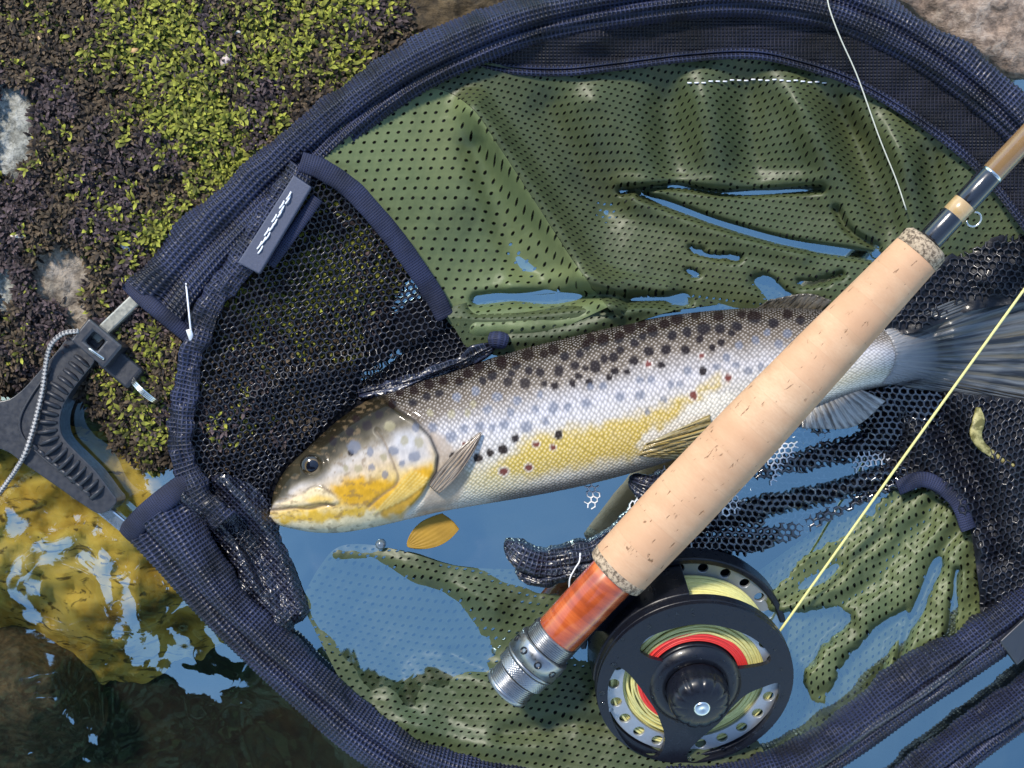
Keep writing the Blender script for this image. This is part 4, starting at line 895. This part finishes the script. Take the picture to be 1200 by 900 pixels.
SP += zs((300, 420), 0.24444, K('690,158,20 757,150,18 827,123,22 898,108,22 820,180,18 876,165,16 750,215,20 655,215,20 590,270,18 533,322,22 450,352,18 370,395,18 456,452,15 480,290,16', 'k')
  + K('712,395,22 780,402,24 640,325,26 490,528,20 430,528,15 614,474,18', 'o') + K('765,332,20 850,332,24 938,375,26 760,470,28 700,502,16 660,443,24 548,448,18 470,425,32 555,521,17 618,557,18', 'b'))
SP += zs((740, 340), 0.3, K('160,178,18 178,112,22 218,165,17 135,132,15 282,150,24 345,152,18 413,142,18 390,168,12 267,190,14 350,205,14 136,232,18 212,233,16 315,225,12 480,105,24 555,130,18 280,317,15 610,95,18 660,118,16 430,95,16 340,100,18 250,95,16 1066,192,9 1115,225,12 1090,205,8 1050,160,10', 'k')
  + K('275,257,11 65,290,13 8,275,20 378,343,15 242,410,16', 'r') + K('118,298,14 220,315,17 372,264,16 332,300,16 408,292,14 455,315,18 155,368,15 188,368,15 33,412,19 125,428,15 64,475,12 485,195,16 530,165,14 420,215,16 575,210,18 505,300,14 610,170,18 640,210,16 590,260,15', 'b'))
used = []; spotm = np.zeros(fx.shape)
for (sx, sy, r, k) in SP:
    if any(math.hypot(sx - a, sy - b) < 2.6 for a, b in used): continue
    used.append((sx, sy))
    m_ = (np.abs(fx - sx) < 14) & (np.abs(fy - sy) < 14)
    if not m_.any(): continue
    ex = 0.88 + 0.24 * random.random(); an = random.uniform(-0.5, 0.5)
    dx = fx[m_] - sx; dyy = fy[m_] - sy; q1 = dx * math.cos(an) + dyy * math.sin(an); q2 = -dx * math.sin(an) + dyy * math.cos(an)
    d = np.hypot(q1 * ex * 1.08, q2 / ex) + 3.0 * (fbm(fx[m_] / 2.8, fy[m_] / 2.8, int(sx)) - 0.5)
    c = C[m_]
    if k in 'r': c = blend(c, (0.66, 0.60, 0.54), 0.7 * sstep(r * 1.75, r * 1.2, d))
    elif k == 'k' and sy > 500 and sx > 530: c = blend(c, (0.60, 0.56, 0.52), 0.5 * sstep(r * 1.6, r * 1.15, d))
    r = r * (1.22 if k == 'k' else 1.08)
    core = {'k': (0.012, 0.007, 0.007), 'b': (0.115, 0.135, 0.19), 'r': (0.13, 0.022, 0.016), 'o': (0.26, 0.23, 0.13)}[k]
    C[m_] = blend(c, core, {'k': 0.97, 'b': 0.72, 'r': 0.95, 'o': 0.65}[k] * sstep(r * 1.18, r * 0.74, d))
    spotm[m_] = np.maximum(spotm[m_], (0.9 if k in 'kr' else 0.45) * sstep(r * 1.15, r * 0.8, d))
C = blend(C, (0.26, 0.25, 0.24), 0.7 * sstep(1030, 1066, fx + 0.25 * np.abs(fy - 418)))
arc = np.r_[0, np.cumsum(np.hypot(np.diff(cx), np.diff(cy)))] * S * 1000
uu = arc[:, None] + 0 * fx; vv = (th * 25.0)[None] + 0 * fx; pt = 2.15
SUV = np.stack([(uu + vv) / pt, (uu - vv) / pt], -1)
FV = P(fx, fy, fz / 1000)
trout = thing('brown_trout', P(680, 500, -0.01), 'spotted brown trout with yellow belly lying on its side in the net', 'fish')
FB = np.vstack([FV.reshape(-1, 3), FV[0].mean(0)[None], FV[-1].mean(0)[None]])
FF = grid_faces(nU, nT, True)[:, ::-1].tolist(); n0 = nU * nT; e0 = (nU - 1) * nT
FF += [(n0, (j + 1) % nT, j) for j in range(nT)] + [(n0 + 1, e0 + j, e0 + (j + 1) % nT) for j in range(nT)]
Cf = np.vstack([C.reshape(-1, 3), C[0, :1], C[-1, :1]])
body = mk('body', FB, FF, M_fish, trout, uv=np.vstack([SUV.reshape(-1, 2), SUV[0, :1], SUV[-1, :1]]), col=Cf)
sc_ = (sstep(1, 8, dh) * (1 - 0.85 * shm) * (1 - spotm) * sstep(1085, 1055, fx)).reshape(-1); a = body.data.attributes.new('scales', 'FLOAT', 'POINT'); a.data.foreach_set('value', np.r_[sc_, 0, 0].astype(np.float32))
top = (np.sin(th) > 0.05)
def fish_z(px, py):
    q = (fx[:, top] - px) ** 2 + (fy[:, top] - py) ** 2; i = np.unravel_index(np.argmin(q), q.shape); return float(fz[:, top][i])
# eye
ez = fish_z(*ec); th_e = np.linspace(0, 2 * np.pi, 40, endpoint=False); rr = np.linspace(0, 1, 22)
R_, T_ = np.meshgrid(rr, th_e, indexing='ij'); ex_ = ec[0] + 13.0 * R_ * np.cos(T_) * 1.05; ey_ = ec[1] + 12.5 * R_ * np.sin(T_)
ezz = ez + 1.2 + 2.8 * np.sqrt(np.clip(1 - R_ ** 2, 0, 1)) - 2.0
pd = np.hypot(ex_ - ec[0] - 1.2, ey_ - ec[1] - 1.5)
ecol = lerpc(pd, [(0, (0.004, 0.005, 0.012)), (7.4, (0.004, 0.005, 0.012)), (7.8, (0.20, 0.14, 0.055)), (8.5, (0.10, 0.07, 0.03)), (9.6, (0.035, 0.026, 0.013)), (11, (0.015, 0.012, 0.008)), (13, (0.012, 0.010, 0.007))])
M_eye = mat_attr('eye_gloss', 0.08, 0.5, 0.5); mk('eye', P(ex_, ey_, ezz / 1000), grid_faces(22, 40, True)[:, ::-1], M_eye, trout, col=ecol)
# fins
def fin(name, base, tip, nrays, zb, zt, mat, n=90, m=30, bulge=0.0, thick=0.0006, amp=0.25, lay=False, leaf=None):
    b = spline(base, n); t = spline(tip, n); w = np.linspace(0, 1, m)[None]
    x = b[:, :1] * (1 - w) + t[:, :1] * w; y = b[:, 1:2] * (1 - w) + t[:, 1:2] * w
    if leaf:     # blade that swells and closes towards its tip
        pf = np.sin(np.pi * (leaf + (1 - leaf) * w)) ** 0.7; mx, my = x.mean(0, keepdims=True), y.mean(0, keepdims=True)
        x = mx + (x - mx) * pf; y = my + (y - my) * pf + 5.0 * w * (1 - w)
    u = np.linspace(0, 1, n)[:, None]
    z = zb * (1 - w) + zt * w + bulge * np.sin(np.pi * w) + amp * np.sin(u * nrays * 2 * np.pi) * w + 0 * x
    if lay:      # the fin lies against the flank
        fg = fz[::3, top][:, ::3].ravel(); gx_ = fx[::3, top][:, ::3].ravel(); gy_ = fy[::3, top][:, ::3].ravel()
        zz_ = np.array([fg[np.argmin((gx_ - a) ** 2 + (gy_ - b) ** 2)] for a, b in zip(x.ravel(), y.ravel())]).reshape(x.shape)
        z = np.maximum(zz_ + 0.25 + 0.75 * np.clip(w * 6, 0, 1), z * np.clip(w * 3, 0, 1)) + bulge * np.sin(np.pi * w) * 0.3 + amp * np.sin(u * nrays * 2 * np.pi) * w
    o = mk(name, P(x, y, z / 1000), grid_faces(n, m), mat, trout, uv=np.stack([u + 0 * w, w + 0 * u], -1)); return solid(o, thick)
fin('tail_fin', [(1034, 384), (1044, 398), (1050, 418), (1044, 436), (1034, 449)], [(1150, 340), (1250, 322), (1262, 395), (1255, 468), (1140, 464)], 20, 6.8, 7.5, mat_fin('tail_rays', (0.085, 0.075, 0.05), (0.010, 0.010, 0.011), (0.13, 0.14, 0.15), 20, 1.3, (0.27, 0.26, 0.26)), 160, 60, bulge=1.0, amp=0.45, lay=True)
mf = mat_fin('olive_fin', (0.34, 0.24, 0.06), (0.15, 0.11, 0.03), (0.50, 0.42, 0.22), 12, 1.0)
fin('pelvic_fin', [(748, 534), (752, 528), (757, 520)], [(818, 540), (834, 510), (832, 486)], 10, 6, 6, mf, 80, 24, bulge=3.0, amp=0.35, lay=True)
fin('anal_fin', [(938, 470), (960, 462), (1000, 452)], [(940, 502), (1000, 500), (1038, 470)], 11, 5, 8.5, mat_fin('grey_fin', (0.30, 0.28, 0.25), (0.13, 0.12, 0.11), (0.45, 0.44, 0.42), 12, 1.0), 90, 24, amp=0.35)
pz = fish_z(512, 568)
fin('pectoral_fin', [(500, 566), (508, 574), (518, 580)], [(556, 502), (564, 507), (571, 512)], 4, pz + 0.6, fish_z(562, 512) + 2.0, mat_fin('brown_fin', (0.24, 0.17, 0.11), (0.06, 0.04, 0.028), (0.36, 0.29, 0.22), 5, 1.3), 60, 40, bulge=2.8, amp=0.22, leaf=0.2)
fin('pectoral_fin', [(516, 600), (530, 610), (540, 622)], [(466, 622), (476, 640), (492, 656)], 7, 0.2, 0.5, simple('yellow_fin', (0.30, 0.175, 0.025), 0.6, var=0.45, nscale=90, spec=0.2), 70, 30, amp=0.08, leaf=0.28)
fin('dorsal_fin', [(880, 366), (920, 364), (960, 366)], [(900, 352), (945, 344), (975, 352)], 9, 3, 6, mat_fin('dark_fin', (0.10, 0.08, 0.05), (0.03, 0.025, 0.018), (0.16, 0.14, 0.11), 9, 1.0), 60, 14)
fin('adipose_fin', [(1040, 380), (1052, 382), (1062, 386)], [(1062, 366), (1076, 364), (1082, 372)], 3, 5, 7, mat_fin('small_fin', (0.32, 0.22, 0.13), (0.22, 0.15, 0.09), (0.40, 0.33, 0.22), 3, 1.0), 30, 12)

# ------------------------------------------------------------------ fly rod
RA = P(600, 800, 0.024); RB = P(1088, 283, 0.063)
rd = RB - RA; RL = np.linalg.norm(rd); rd /= RL
zax = Vector(rd); xax = Vector((0, 0, 1)).cross(zax).normalized(); yax = zax.cross(xax)
RM = Matrix((xax, yax, zax)).transposed().to_4x4(); RM.translation = Vector(RA)
rod = thing('fly_rod', RA, 'fly rod with tan cork grip and burl wood reel seat lying across the trout', 'fishing rod')
k_ = RL / 0.237
def rpart(name, prof, mat, seg=64, par=rod):
    V, F, uv = lathe([(t * k_, r) for t, r in prof], seg, RM); return mk(name, V, F[:, ::-1], mat, par, uv=uv)
def prof_rib(t0, t1, r0, r1, n, dep): 
    ts = np.linspace(t0, t1, n * 6 + 1); return [(t, r0 + (r1 - r0) * (t - t0) / (t1 - t0) - dep * (0.5 + 0.5 * math.cos((t - t0) / (t1 - t0) * n * 2 * math.pi))) for t in ts]
rpart('butt_cap', [(-0.0045, 0.0001), (-0.0045, 0.0085), (-0.0040, 0.0096), (-0.0022, 0.0100), (-0.0018, 0.0096)] + prof_rib(-0.0016, 0.0045, 0.0095, 0.0095, 7, 0.0005) + [(0.0046, 0.008)], M_alu)
# knurled lock ring: real facets
th_k = np.linspace(0, 2 * np.pi, 180, endpoint=False); tk = np.linspace(0.0050, 0.0105, 22)
rk = 0.0108 + 0.00022 * np.sign(np.sin(th_k * 45)[None] ) * np.abs(np.sin(th_k * 45))[None] * np.cos((tk - 0.005)[:, None] * 2 * np.pi / 0.0011)
rk[0] = rk[-1] = 0.0095
Vk = np.stack([rk * np.cos(th_k), rk * np.sin(th_k), (tk * k_)[:, None] + 0 * rk], -1).reshape(-1, 3); A_ = np.array(RM); mk('lock_ring', Vk @ A_[:3, :3].T + A_[:3, 3], grid_faces(22, 180, True)[:, ::-1], M_alu, rod)
rpart('lock_ring', [(0.0108, 0.0100), (0.0109, 0.0113), (0.0116, 0.0117), (0.0122, 0.0113), (0.0124, 0.0104)], M_alu)
hood = rpart('reel_seat_hood', [(0.0125, 0.0100), (0.0126, 0.0116), (0.0200, 0.0116), (0.0206, 0.0112), (0.0208, 0.0100)], M_alu)
for k in range(9):
    a = k * 2 * math.pi / 9 + 0.25; V, F, uv = lathe([(0.0109, 0.0001), (0.0112, 0.0012), (0.0118, 0.0016), (0.0119, 0.0012), (0.0116, 0.0010), (0.0115, 0.0001)], 16, RM @ Matrix.Translation((0, 0, 0.0164 * k_)) @ Matrix.Rotation(a, 4, 'Z') @ Matrix.Rotation(math.pi / 2, 4, 'Y'))
    mk('hood_dimple', V, F, M_reel, hood)
rpart('seat_thread', [(0.0206, 0.0085)] + prof_rib(0.0208, 0.0275, 0.0101, 0.0101, 8, 0.0006) + [(0.0278, 0.0088)], M_alu)
rpart('wood_insert', [(0.0270, 0.0088), (0.0280, 0.0093), (0.045, 0.0095), (0.0625, 0.0096), (0.0640, 0.0090)], M_wood)
def cork_r(t):
    return float(np.interp(t, [0.062, 0.066, 0.10, 0.14, 0.18, 0.215, 0.237], [0.0122, 0.0126, 0.0131, 0.0127, 0.0113, 0.0099, 0.0091]))
grip = rpart('cork_grip', [(0.0655, cork_r(0.0655) - 0.0001)] + [(t, cork_r(t)) for t in np.linspace(0.066, 0.2305, 60)] + [(0.2306, cork_r(0.2306) - 0.0001)], M_cork, 96)
rpart('grip_ring', [(0.0615, 0.0080), (0.0616, 0.0116), (0.0622, 0.0123), (0.0660, 0.0127), (0.0661, 0.011)], M_ring, 64, grip)
rpart('grip_ring', [(0.2302, 0.009), (0.2304, cork_r(0.23) + 0.0001), (0.2355, 0.0092), (0.2370, 0.0078), (0.2371, 0.003)], M_ring, 64, grip)
rpart('winding', [(0.2365, 0.0036), (0.237, 0.0044), (0.2385, 0.0047), (0.2490, 0.0046), (0.2500, 0.0044)], M_wrap)
rpart('winding', [(0.2498, 0.0043), (0.2500, 0.0045), (0.2560, 0.0045), (0.2562, 0.0043)], M_wrap2)
rpart('winding', [(0.2560, 0.0044), (0.2566, 0.0046), (0.2690, 0.0045), (0.2696, 0.0043)], M_wrap)
rpart('winding', [(0.2694, 0.0043), (0.2696, 0.00445), (0.2703, 0.00445), (0.2705, 0.0043)], M_steel)
rpart('blank', [(0.2700, 0.0040), (0.2704, 0.0043), (0.36, 0.0040), (0.48, 0.0036), (0.481, 0.0001)], M_blank)
# hook keeper
kc = np.array(RM @ Vector((0, 0, 0.2535 * k_))); sd_ = np.cross(rd, [0, 0, 1]); sd_ /= np.linalg.norm(sd_)
kth = np.linspace(-0.75 * np.pi, 0.75 * np.pi, 30)
kp = kc + sd_ * 0.0064 + np.outer(np.cos(kth) * 0.0024, sd_) + np.outer(np.sin(kth) * 0.0028, rd) + np.array([0, 0, 0.001])
V, F, uv = tube(kp, 0.0004, 0.0004, 8); mk('hook_keeper', V, F, M_steel, rod)

# ------------------------------------------------------------------ fly reel
a0 = Vector((0.012, -0.47, 0.883)); rdv = Vector(rd); ax = (a0 - rdv * a0.dot(rdv) * 0.35).normalized()
ft = rdv.cross(ax).normalized()
if ft.x < 0: ft = -ft
# centre of the front face: along the foot direction from the rod, where the photograph shows it
zc = 0.021; fc = Vector([float(c) for c in P(815, 804, zc)])
lx = Vector((1, 0, 0)); lx = (lx - ax * lx.dot(ax)).normalized(); ly = ax.cross(lx)
LM = Matrix((lx, ly, ax)).transposed().to_4x4(); LM.translation = fc
reel = thing('fly_reel', None, 'black large arbor fly reel wound with yellow green line', 'fishing reel', mat=LM)
def rl(name, V, F, mat, par=reel, smooth=False, bev=0.0, **kw):
    o = mk(name, V, F, mat, par, smooth=smooth, local=True, **kw)
    if bev: bevel(o, bev, 3, 35)
    return o
def rlathe(name, prof, mat, seg=96, par=reel, **kw):
    V, F, uv = lathe([(t / 1000, r / 1000) for t, r in prof], seg, Matrix.Identity(4)); return rl(name, V, F[:, ::-1], mat, par, smooth=True, uv=uv, **kw)
mmm = lambda L: [(x / 1000, y / 1000) for x, y in L]
def zl(pts): return [((x - 637) / 302 * 40, (650 - y) / 240 * 40) for x, y in pts]
winT = zl([(460, 535), (480, 505), (520, 488), (560, 478), (600, 471), (640, 469), (690, 475), (740, 488), (785, 506), (820, 527), (848, 553), (862, 572), (852, 592), (790, 602), (730, 602), (690, 595), (640, 586), (590, 582), (545, 576), (500, 565), (470, 550)])
winL = zl([(392, 588), (405, 588), (430, 606), (460, 640), (490, 680), (520, 722), (540, 765), (552, 800), (548, 845), (522, 868), (480, 855), (440, 828), (405, 782), (380, 730), (369, 680), (372, 628)])
winR = zl([(893, 650), (900, 680), (884, 735), (850, 790), (800, 838), (745, 866), (690, 880), (650, 887), (628, 878), (634, 845), (670, 808), (720, 765), (760, 715), (800, 680), (850, 660)])
sm = lambda L: [tuple(p) for p in spline(L, 72, closed=True)]
V, F = plate([mmm(circ(40, 120)), mmm(sm(winT)), mmm(sm(winL)), mmm(sm(winR))], -0.0022, 0.0)
front = rl('front_frame', V, F, M_reel, bev=0.0006)
V, F = plate([mmm(circ(40.3, 120)), mmm(circ(37.2, 120))], -0.0065, -0.0020); rl('front_rim', V, F, M_reel, bev=0.0005)
hub = rlathe('hub', [(-0.5, 19), (0.2, 18.6), (1.4, 17.4), (2.2, 16.2), (2.4, 14), (2.0, 12.8)], M_reel)
nk = 144; thk = np.linspace(0, 2 * np.pi, nk, endpoint=False); pk = [(0.5, 12.2), (3, 12.4), (9.5, 12.2), (11.8, 11.4), (13.2, 9.6), (14.0, 7.0), (14.2, 3.5), (14.2, 0.01)]
Vk = []
for t, r in pk:
    dep = 1.0 * max(0, 1 - abs(t - 11.0) / 3.4); sc = r - dep * np.clip(np.cos(thk * 12), 0, 1) ** 2
    Vk.append(np.stack([sc * np.cos(thk), sc * np.sin(thk), t + 0 * thk], -1) / 1000)
knob = rl('drag_knob', np.array(Vk).reshape(-1, 3), grid_faces(len(pk), nk, True)[:, ::-1], M_reel, smooth=True)
rlathe('knob_screw', [(14.0, 3.4), (14.6, 3.2), (15.0, 2.5), (14.7, 1.2), (14.5, 0.01)], M_steel, 32, knob)
# spool: front flange with drilled holes, back flange, hub wall
V, F = plate([mmm(circ(36.6, 120)), mmm(circ(29.0, 100))] + [mmm(circ(2.3, 20, 32.8 * math.cos(a), 32.8 * math.sin(a))) for a in np.linspace(0, 2 * math.pi, 22, endpoint=False)], -0.0046, -0.0032)
spool = rl('spool_flange', V, F, M_spool, bev=0.0003)
V, F = plate([mmm(circ(41.5, 120)), mmm(circ(26.0, 100))] + [mmm(circ(2.1, 20, 38.0 * math.cos(a), 38.0 * math.sin(a))) for a in np.linspace(0.1, 0.1 + 2 * math.pi, 24, endpoint=False)], -0.0300, -0.0285)
rl('spool_flange', V, F, M_spool, bev=0.0003)
rlathe('spool_hub', [(-30, 18.2), (-4, 18.2), (-3.2, 17.8), (-3.0, 17), (-3.4, 15), (-6, 14.2)], M_reel)
V, F = plate([mmm(circ(44.0, 120)), mmm(circ(41.2, 120))], -0.0345, -0.0260); rl('back_rim', V, F, M_reel, bev=0.0007)
V, F = plate([mmm(circ(42, 120))], -0.0350, -0.0325); rl('back_plate', V, F, M_reel, bev=0.0006)
def ring(r, z, rad, mat, name, seed, n=140, jit=0.35, par=reel):
    t = np.linspace(0, 2 * np.pi, n + 1); rr_ = r + jit * (vnoise(t * 2.2, t * 0 + seed, 3) - 0.5) * 2 * np.sin(t / 2); z_ = z + jit * 1.4 * (vnoise(t * 1.7 + 9, t * 0 + seed, 5) - 0.5) * 2 * np.sin(t / 2)
    pth = np.stack([rr_ * np.cos(t), rr_ * np.sin(t), z_], -1) / 1000
    T = np.gradient(pth, axis=0); T /= np.linalg.norm(T, axis=1)[:, None]; N = np.stack([np.cos(t), np.sin(t), 0 * t], -1); B = np.cross(T, N)
    q = np.linspace(0, 2 * np.pi, 8, endpoint=False); V = pth[:, None] + rad / 1000 * (N[:, None] * np.cos(q)[None, :, None] + B[:, None] * np.sin(q)[None, :, None])
    return rl(name, V.reshape(-1, 3), grid_faces(n + 1, 8, True), mat, par, smooth=True)
wound = ring(34.6, -27.2, 0.62, M_line, 'wound_line', 0); k = 1
for lay, r in ((0, 34.6), (1, 33.7)):
    for z in np.arange(-27.2 + 0.6 * lay, -6.2, 1.12):
        if k > 1 or lay: ring(r + random.uniform(-0.25, 0.35), z, 0.6, M_line, 'line_turn', k, par=wound)
        k += 1
for r in np.arange(22.6, 34.2, 0.95):
    for z in (-5.4, -6.6):
        ring(r, z + random.uniform(-0.2, 0.3), 0.55, M_line, 'line_turn', k, jit=0.8, par=wound); k += 1
back = ring(19.2, -4.6, 0.5, M_red, 'red_backing', 90, jit=0.1)
for r in np.arange(20.0, 22.6, 0.8): ring(r, -4.6 - random.uniform(0, 0.3), 0.5, M_red, 'backing_turn', k, jit=0.15, par=back); k += 1
rlathe('core', [(-7.5, 34.0), (-7.4, 0.5)], M_reel, 48)
# pillars and foot
def cyl_between(name, x, y, z0, z1, r, mat):
    V, F, uv = lathe([(z0 / 1000, 0.0001), (z0 / 1000, r / 1000), (z1 / 1000, r / 1000), (z1 / 1000, 0.0001)], 20, Matrix.Translation((x / 1000, y / 1000, 0))); return rl(name, V, F[:, ::-1], mat)
iL = LM.inverted(); fl = (iL.to_3x3() @ (-ft)); fang = math.atan2(fl.y, fl.x)
for da in (-0.42, 0.42, 2.4, -2.4): cyl_between('pillar', 38.2 * math.cos(fang + da), 38.2 * math.sin(fang + da), -33, -3, 2.2, M_reel)
# side bridge of the frame that carries the foot
thb = np.linspace(fang - 0.75, fang + 0.75, 40); outer = [(41.0 * math.cos(t), 41.0 * math.sin(t)) for t in thb]; inn = [(38.4 * math.cos(t), 38.4 * math.sin(t)) for t in thb[::-1]]
V, F = plate([mmm(outer + inn)], -0.030, -0.006); rl('frame_bridge', V, F, M_reel, bev=0.0008)
# foot: stem from the bridge to the reel seat and the curved plate along the seat
mid = iL @ Vector([float(c) for c in (RA + rd * 0.045 * k_)])
rdl = (iL.to_3x3() @ rdv).normalized(); bridge = Vector((40 * math.cos(fang) / 1000, 40 * math.sin(fang) / 1000, -0.018))
dirf = (mid - bridge); Lf = dirf.length; dirf.normalize(); side = dirf.cross(rdl).normalized()
def obox(name, c, u, v, w, a, b, d, mat, bev):
    V = [tuple(c + u * (sx * a) + v * (sy * b) + w * (sz * d)) for sz in (-1, 1) for sx, sy in ((-1, -1), (1, -1), (1, 1), (-1, 1))]
    return rl(name, np.array(V), [(3, 2, 1, 0), (4, 5, 6, 7), (0, 1, 5, 4), (1, 2, 6, 5), (2, 3, 7, 6), (3, 0, 4, 7)], mat, bev=bev)
obox('foot_stem', bridge + dirf * (Lf - 0.0085) * 0.5, rdl, side, dirf, 0.011, 0.004, max(0.002, (Lf - 0.0085) * 0.5), M_reel, 0.0015)
obox('foot_plate', mid - dirf * 0.0100, rdl, side, dirf, 0.030, 0.0055, 0.0012, M_reel, 0.001)
# drops of water on the reel
dv = []; df = []
for k in range(46):
    an = random.uniform(0, 2 * math.pi); r0 = random.uniform(34.5, 39) if k % 3 else random.uniform(14, 18); rad = random.uniform(0.4, 1.05)
    zb = 0.0 if k % 3 else 2.2
    u, w_ = np.meshgrid(np.linspace(0, 2 * np.pi, 10, endpoint=False), np.linspace(0.05, np.pi / 2, 4), indexing='ij')
    st = random.uniform(0.8, 1.5)
    V = np.stack([r0 * math.cos(an) + rad * st * np.cos(u) * np.sin(w_), r0 * math.sin(an) + rad * np.sin(u) * np.sin(w_), zb + rad * 0.7 * np.cos(w_)], -1) / 1000
    V = V.transpose(1, 0, 2).reshape(-1, 3); b = len(dv) * 40; dv.append(V); df += (grid_faces(4, 10, True) + b).tolist()
MD = MT('water_drop').set(Roughness=0.03, Transmission_Weight=1.0, IOR=1.33, Base_Color=(0.95, 0.97, 1.0))
o = rl('water_drops', np.vstack(dv), df, MD.m, smooth=True); o['kind'] = 'stuff'

# ------------------------------------------------------------------ lines
end = np.array(LM @ Vector((0.0362, 0.012, -0.016)))
lp = np.linspace(end + (P(1240, 290, 0.045) - end) * 2.0, end, 60); lp[:, 2] -= 0.004 * np.sin(np.linspace(0, np.pi, 60))
V, F, uv = tube(lp, 0.00055, 0.00055, 8); o = mk('fly_line', V, F, M_line); tag(o, 'pale yellow green fly line running from the reel across the net', 'fishing line')
path, s = ptube([(930, -150, 60), (948, -80, 50), (966, -20, 41), (972, 10, 39), (985, 45, 36), (1005, 90, 31), (1030, 160, 25), (1050, 210, 20), (1062, 246, 17)], 60)
V, F, uv = tube(path, 0.00028, 0.00028, 6); o = mk('leader_line', V, F, M_mono); tag(o, 'thin pale nylon leader crossing the black rim of the net', 'fishing line')

# ------------------------------------------------------------------ small things
lf = [(1146, 478, 13, 3), (1147, 492, 15, 7), (1144, 508, 15.5, 7), (1150, 522, 15, 5), (1166, 534, 14, 4), (1188, 546, 13.5, 2)]
path, s = ptube([(a, b, c + 1.5, d) for a, b, c, d in lf], 50)
V, F, uv = tube(path, s[:, 3] * S, 0.0008, 12, lambda u, th: 0.0006 * (fbm(u * 400, th * 2, 3) - 0.5))
o = mk('leaf_scrap', V, F, mat_speck('decayed_leaf', (0.10, 0.09, 0.02), (0.34, 0.30, 0.12), 220, 0.5)); tag(o, 'olive yellow scrap of decayed leaf stuck to black mesh near the tail', 'leaf')
MB_ = MT('bubble_film').set(Roughness=0.05, Coat_Weight=1.0, Specular_IOR_Level=1.0, Base_Color=(0.10, 0.13, 0.16))
V, F, uv = lathe([(-0.0022 * math.cos(t), max(1e-5, 0.0022 * math.sin(t))) for t in np.linspace(0, math.pi, 16)], 24, Matrix.Translation(Vector([float(c) for c in P(446, 638, 0.0012)])))
o = mk('air_bubble', V, F[:, ::-1], MB_.m); tag(o, 'round air bubble floating beside the submerged green cloth', 'bubble')
def mesh_glint(poly, label, seed):  # white threads modelled in place of specular glints on the wet mesh
    o = hexmesh('mesh_glint', poly, 7.2, lambda x, y: np.maximum(zD(x, y), 0.2) + 0.9, 0.00028, M_white, None, warp=3.0, rot=0.4, seed=seed); tag(o, label, 'mesh_glint', 'white modelled glints on the mesh')
mesh_glint([(684, 570), (698, 566), (706, 580), (696, 596), (682, 592), (688, 582)], 'ring of white modelled glints on blue water below the belly', 3)
mesh_glint([(735, 595), (745, 580), (756, 562), (775, 548), (800, 545), (800, 552), (778, 556), (764, 570), (750, 592), (738, 602)], 'white modelled glints beside the cork grip under the pelvic fin', 5)
mesh_glint([(890, 540), (905, 520), (935, 518), (932, 532), (918, 545), (908, 570), (902, 566), (905, 548)], 'white modelled glints on the blue mesh near the anal fin', 7)
mesh_glint([(1000, 540), (1005, 530), (1040, 532), (1045, 542), (1022, 546), (1008, 552), (1002, 556)], 'white modelled glint cells on black mesh beside the right green cloth', 9)
mesh_glint([(845, 592), (862, 580), (872, 586), (862, 602), (848, 606)], 'small patch of white modelled glints beside the lower cork grip', 11)

# ------------------------------------------------------------------ added unseen tree: its crown darkens water reflections, partly in place of a person
tree = thing('added_reflection_tree', (-1.9, -1.6, -0.05), 'added unseen leafy tree overhanging, shaping the dark reflection in lower left water', 'tree')
M_leaf = mat_attr('tree_leaves', 0.5, 0.1); M_bark = mat_rock('bark', (0.03, 0.022, 0.015), (0.06, 0.045, 0.03), (0.10, 0.08, 0.06), 20)
tp = spline([(-1.9, -1.6, -0.05), (-1.85, -1.5, 0.9), (-1.6, -1.2, 1.8), (-1.2, -0.8, 2.3), (-0.7, -0.75, 2.4), (-0.2, -0.8, 2.3)], 60)
V, F, uv = tube(tp, np.linspace(0.10, 0.02, 60), np.linspace(0.10, 0.02, 60), 14); mk('trunk', V, F, M_bark, tree)
cl = []
for (c, r, n) in [((-1.42, -0.15, 1.9), (0.74, 1.0, 0.4), 9500), ((-0.95, -0.90, 2.0), (0.65, 0.46, 0.3), 7500), ((-0.3, -1.02, 2.0), (0.62, 0.46, 0.3), 7000), ((0.15, -1.15, 2.1), (0.4, 0.35, 0.25), 1800), ((-1.7, -1.0, 2.0), (0.6, 0.6, 0.5), 2600)]:
    q = rng.normal(0, 1, (n, 3)); q /= np.linalg.norm(q, axis=1)[:, None]; q *= rng.uniform(0, 1, (n, 1)) ** 0.45; cl.append(q * r + c)
L = np.vstack(cl); n = len(L); d1 = rng.normal(0, 1, (n, 3)); d1[:, 2] *= 0.4; d1 /= np.linalg.norm(d1, axis=1)[:, None]; d2 = np.cross(d1, rng.normal(0, 1, (n, 3)) * [0.5, 0.5, 1]); d2 /= np.linalg.norm(d2, axis=1)[:, None]
ls = rng.uniform(0.03, 0.055, (n, 1)); V = np.stack([L - d1 * ls, L + d2 * ls * 0.6, L + d1 * ls, L - d2 * ls * 0.6], 1).reshape(-1, 3)
r = rng.uniform(0, 1, (n, 1)); c = (1 - r) * np.array([0.03, 0.05, 0.01]) + r * np.array([0.08, 0.11, 0.03])
o = mk('crown', V, np.arange(n * 4).reshape(-1, 4), M_leaf, tree, col=np.repeat(c, 4, 0), smooth=False); o['kind'] = 'stuff'
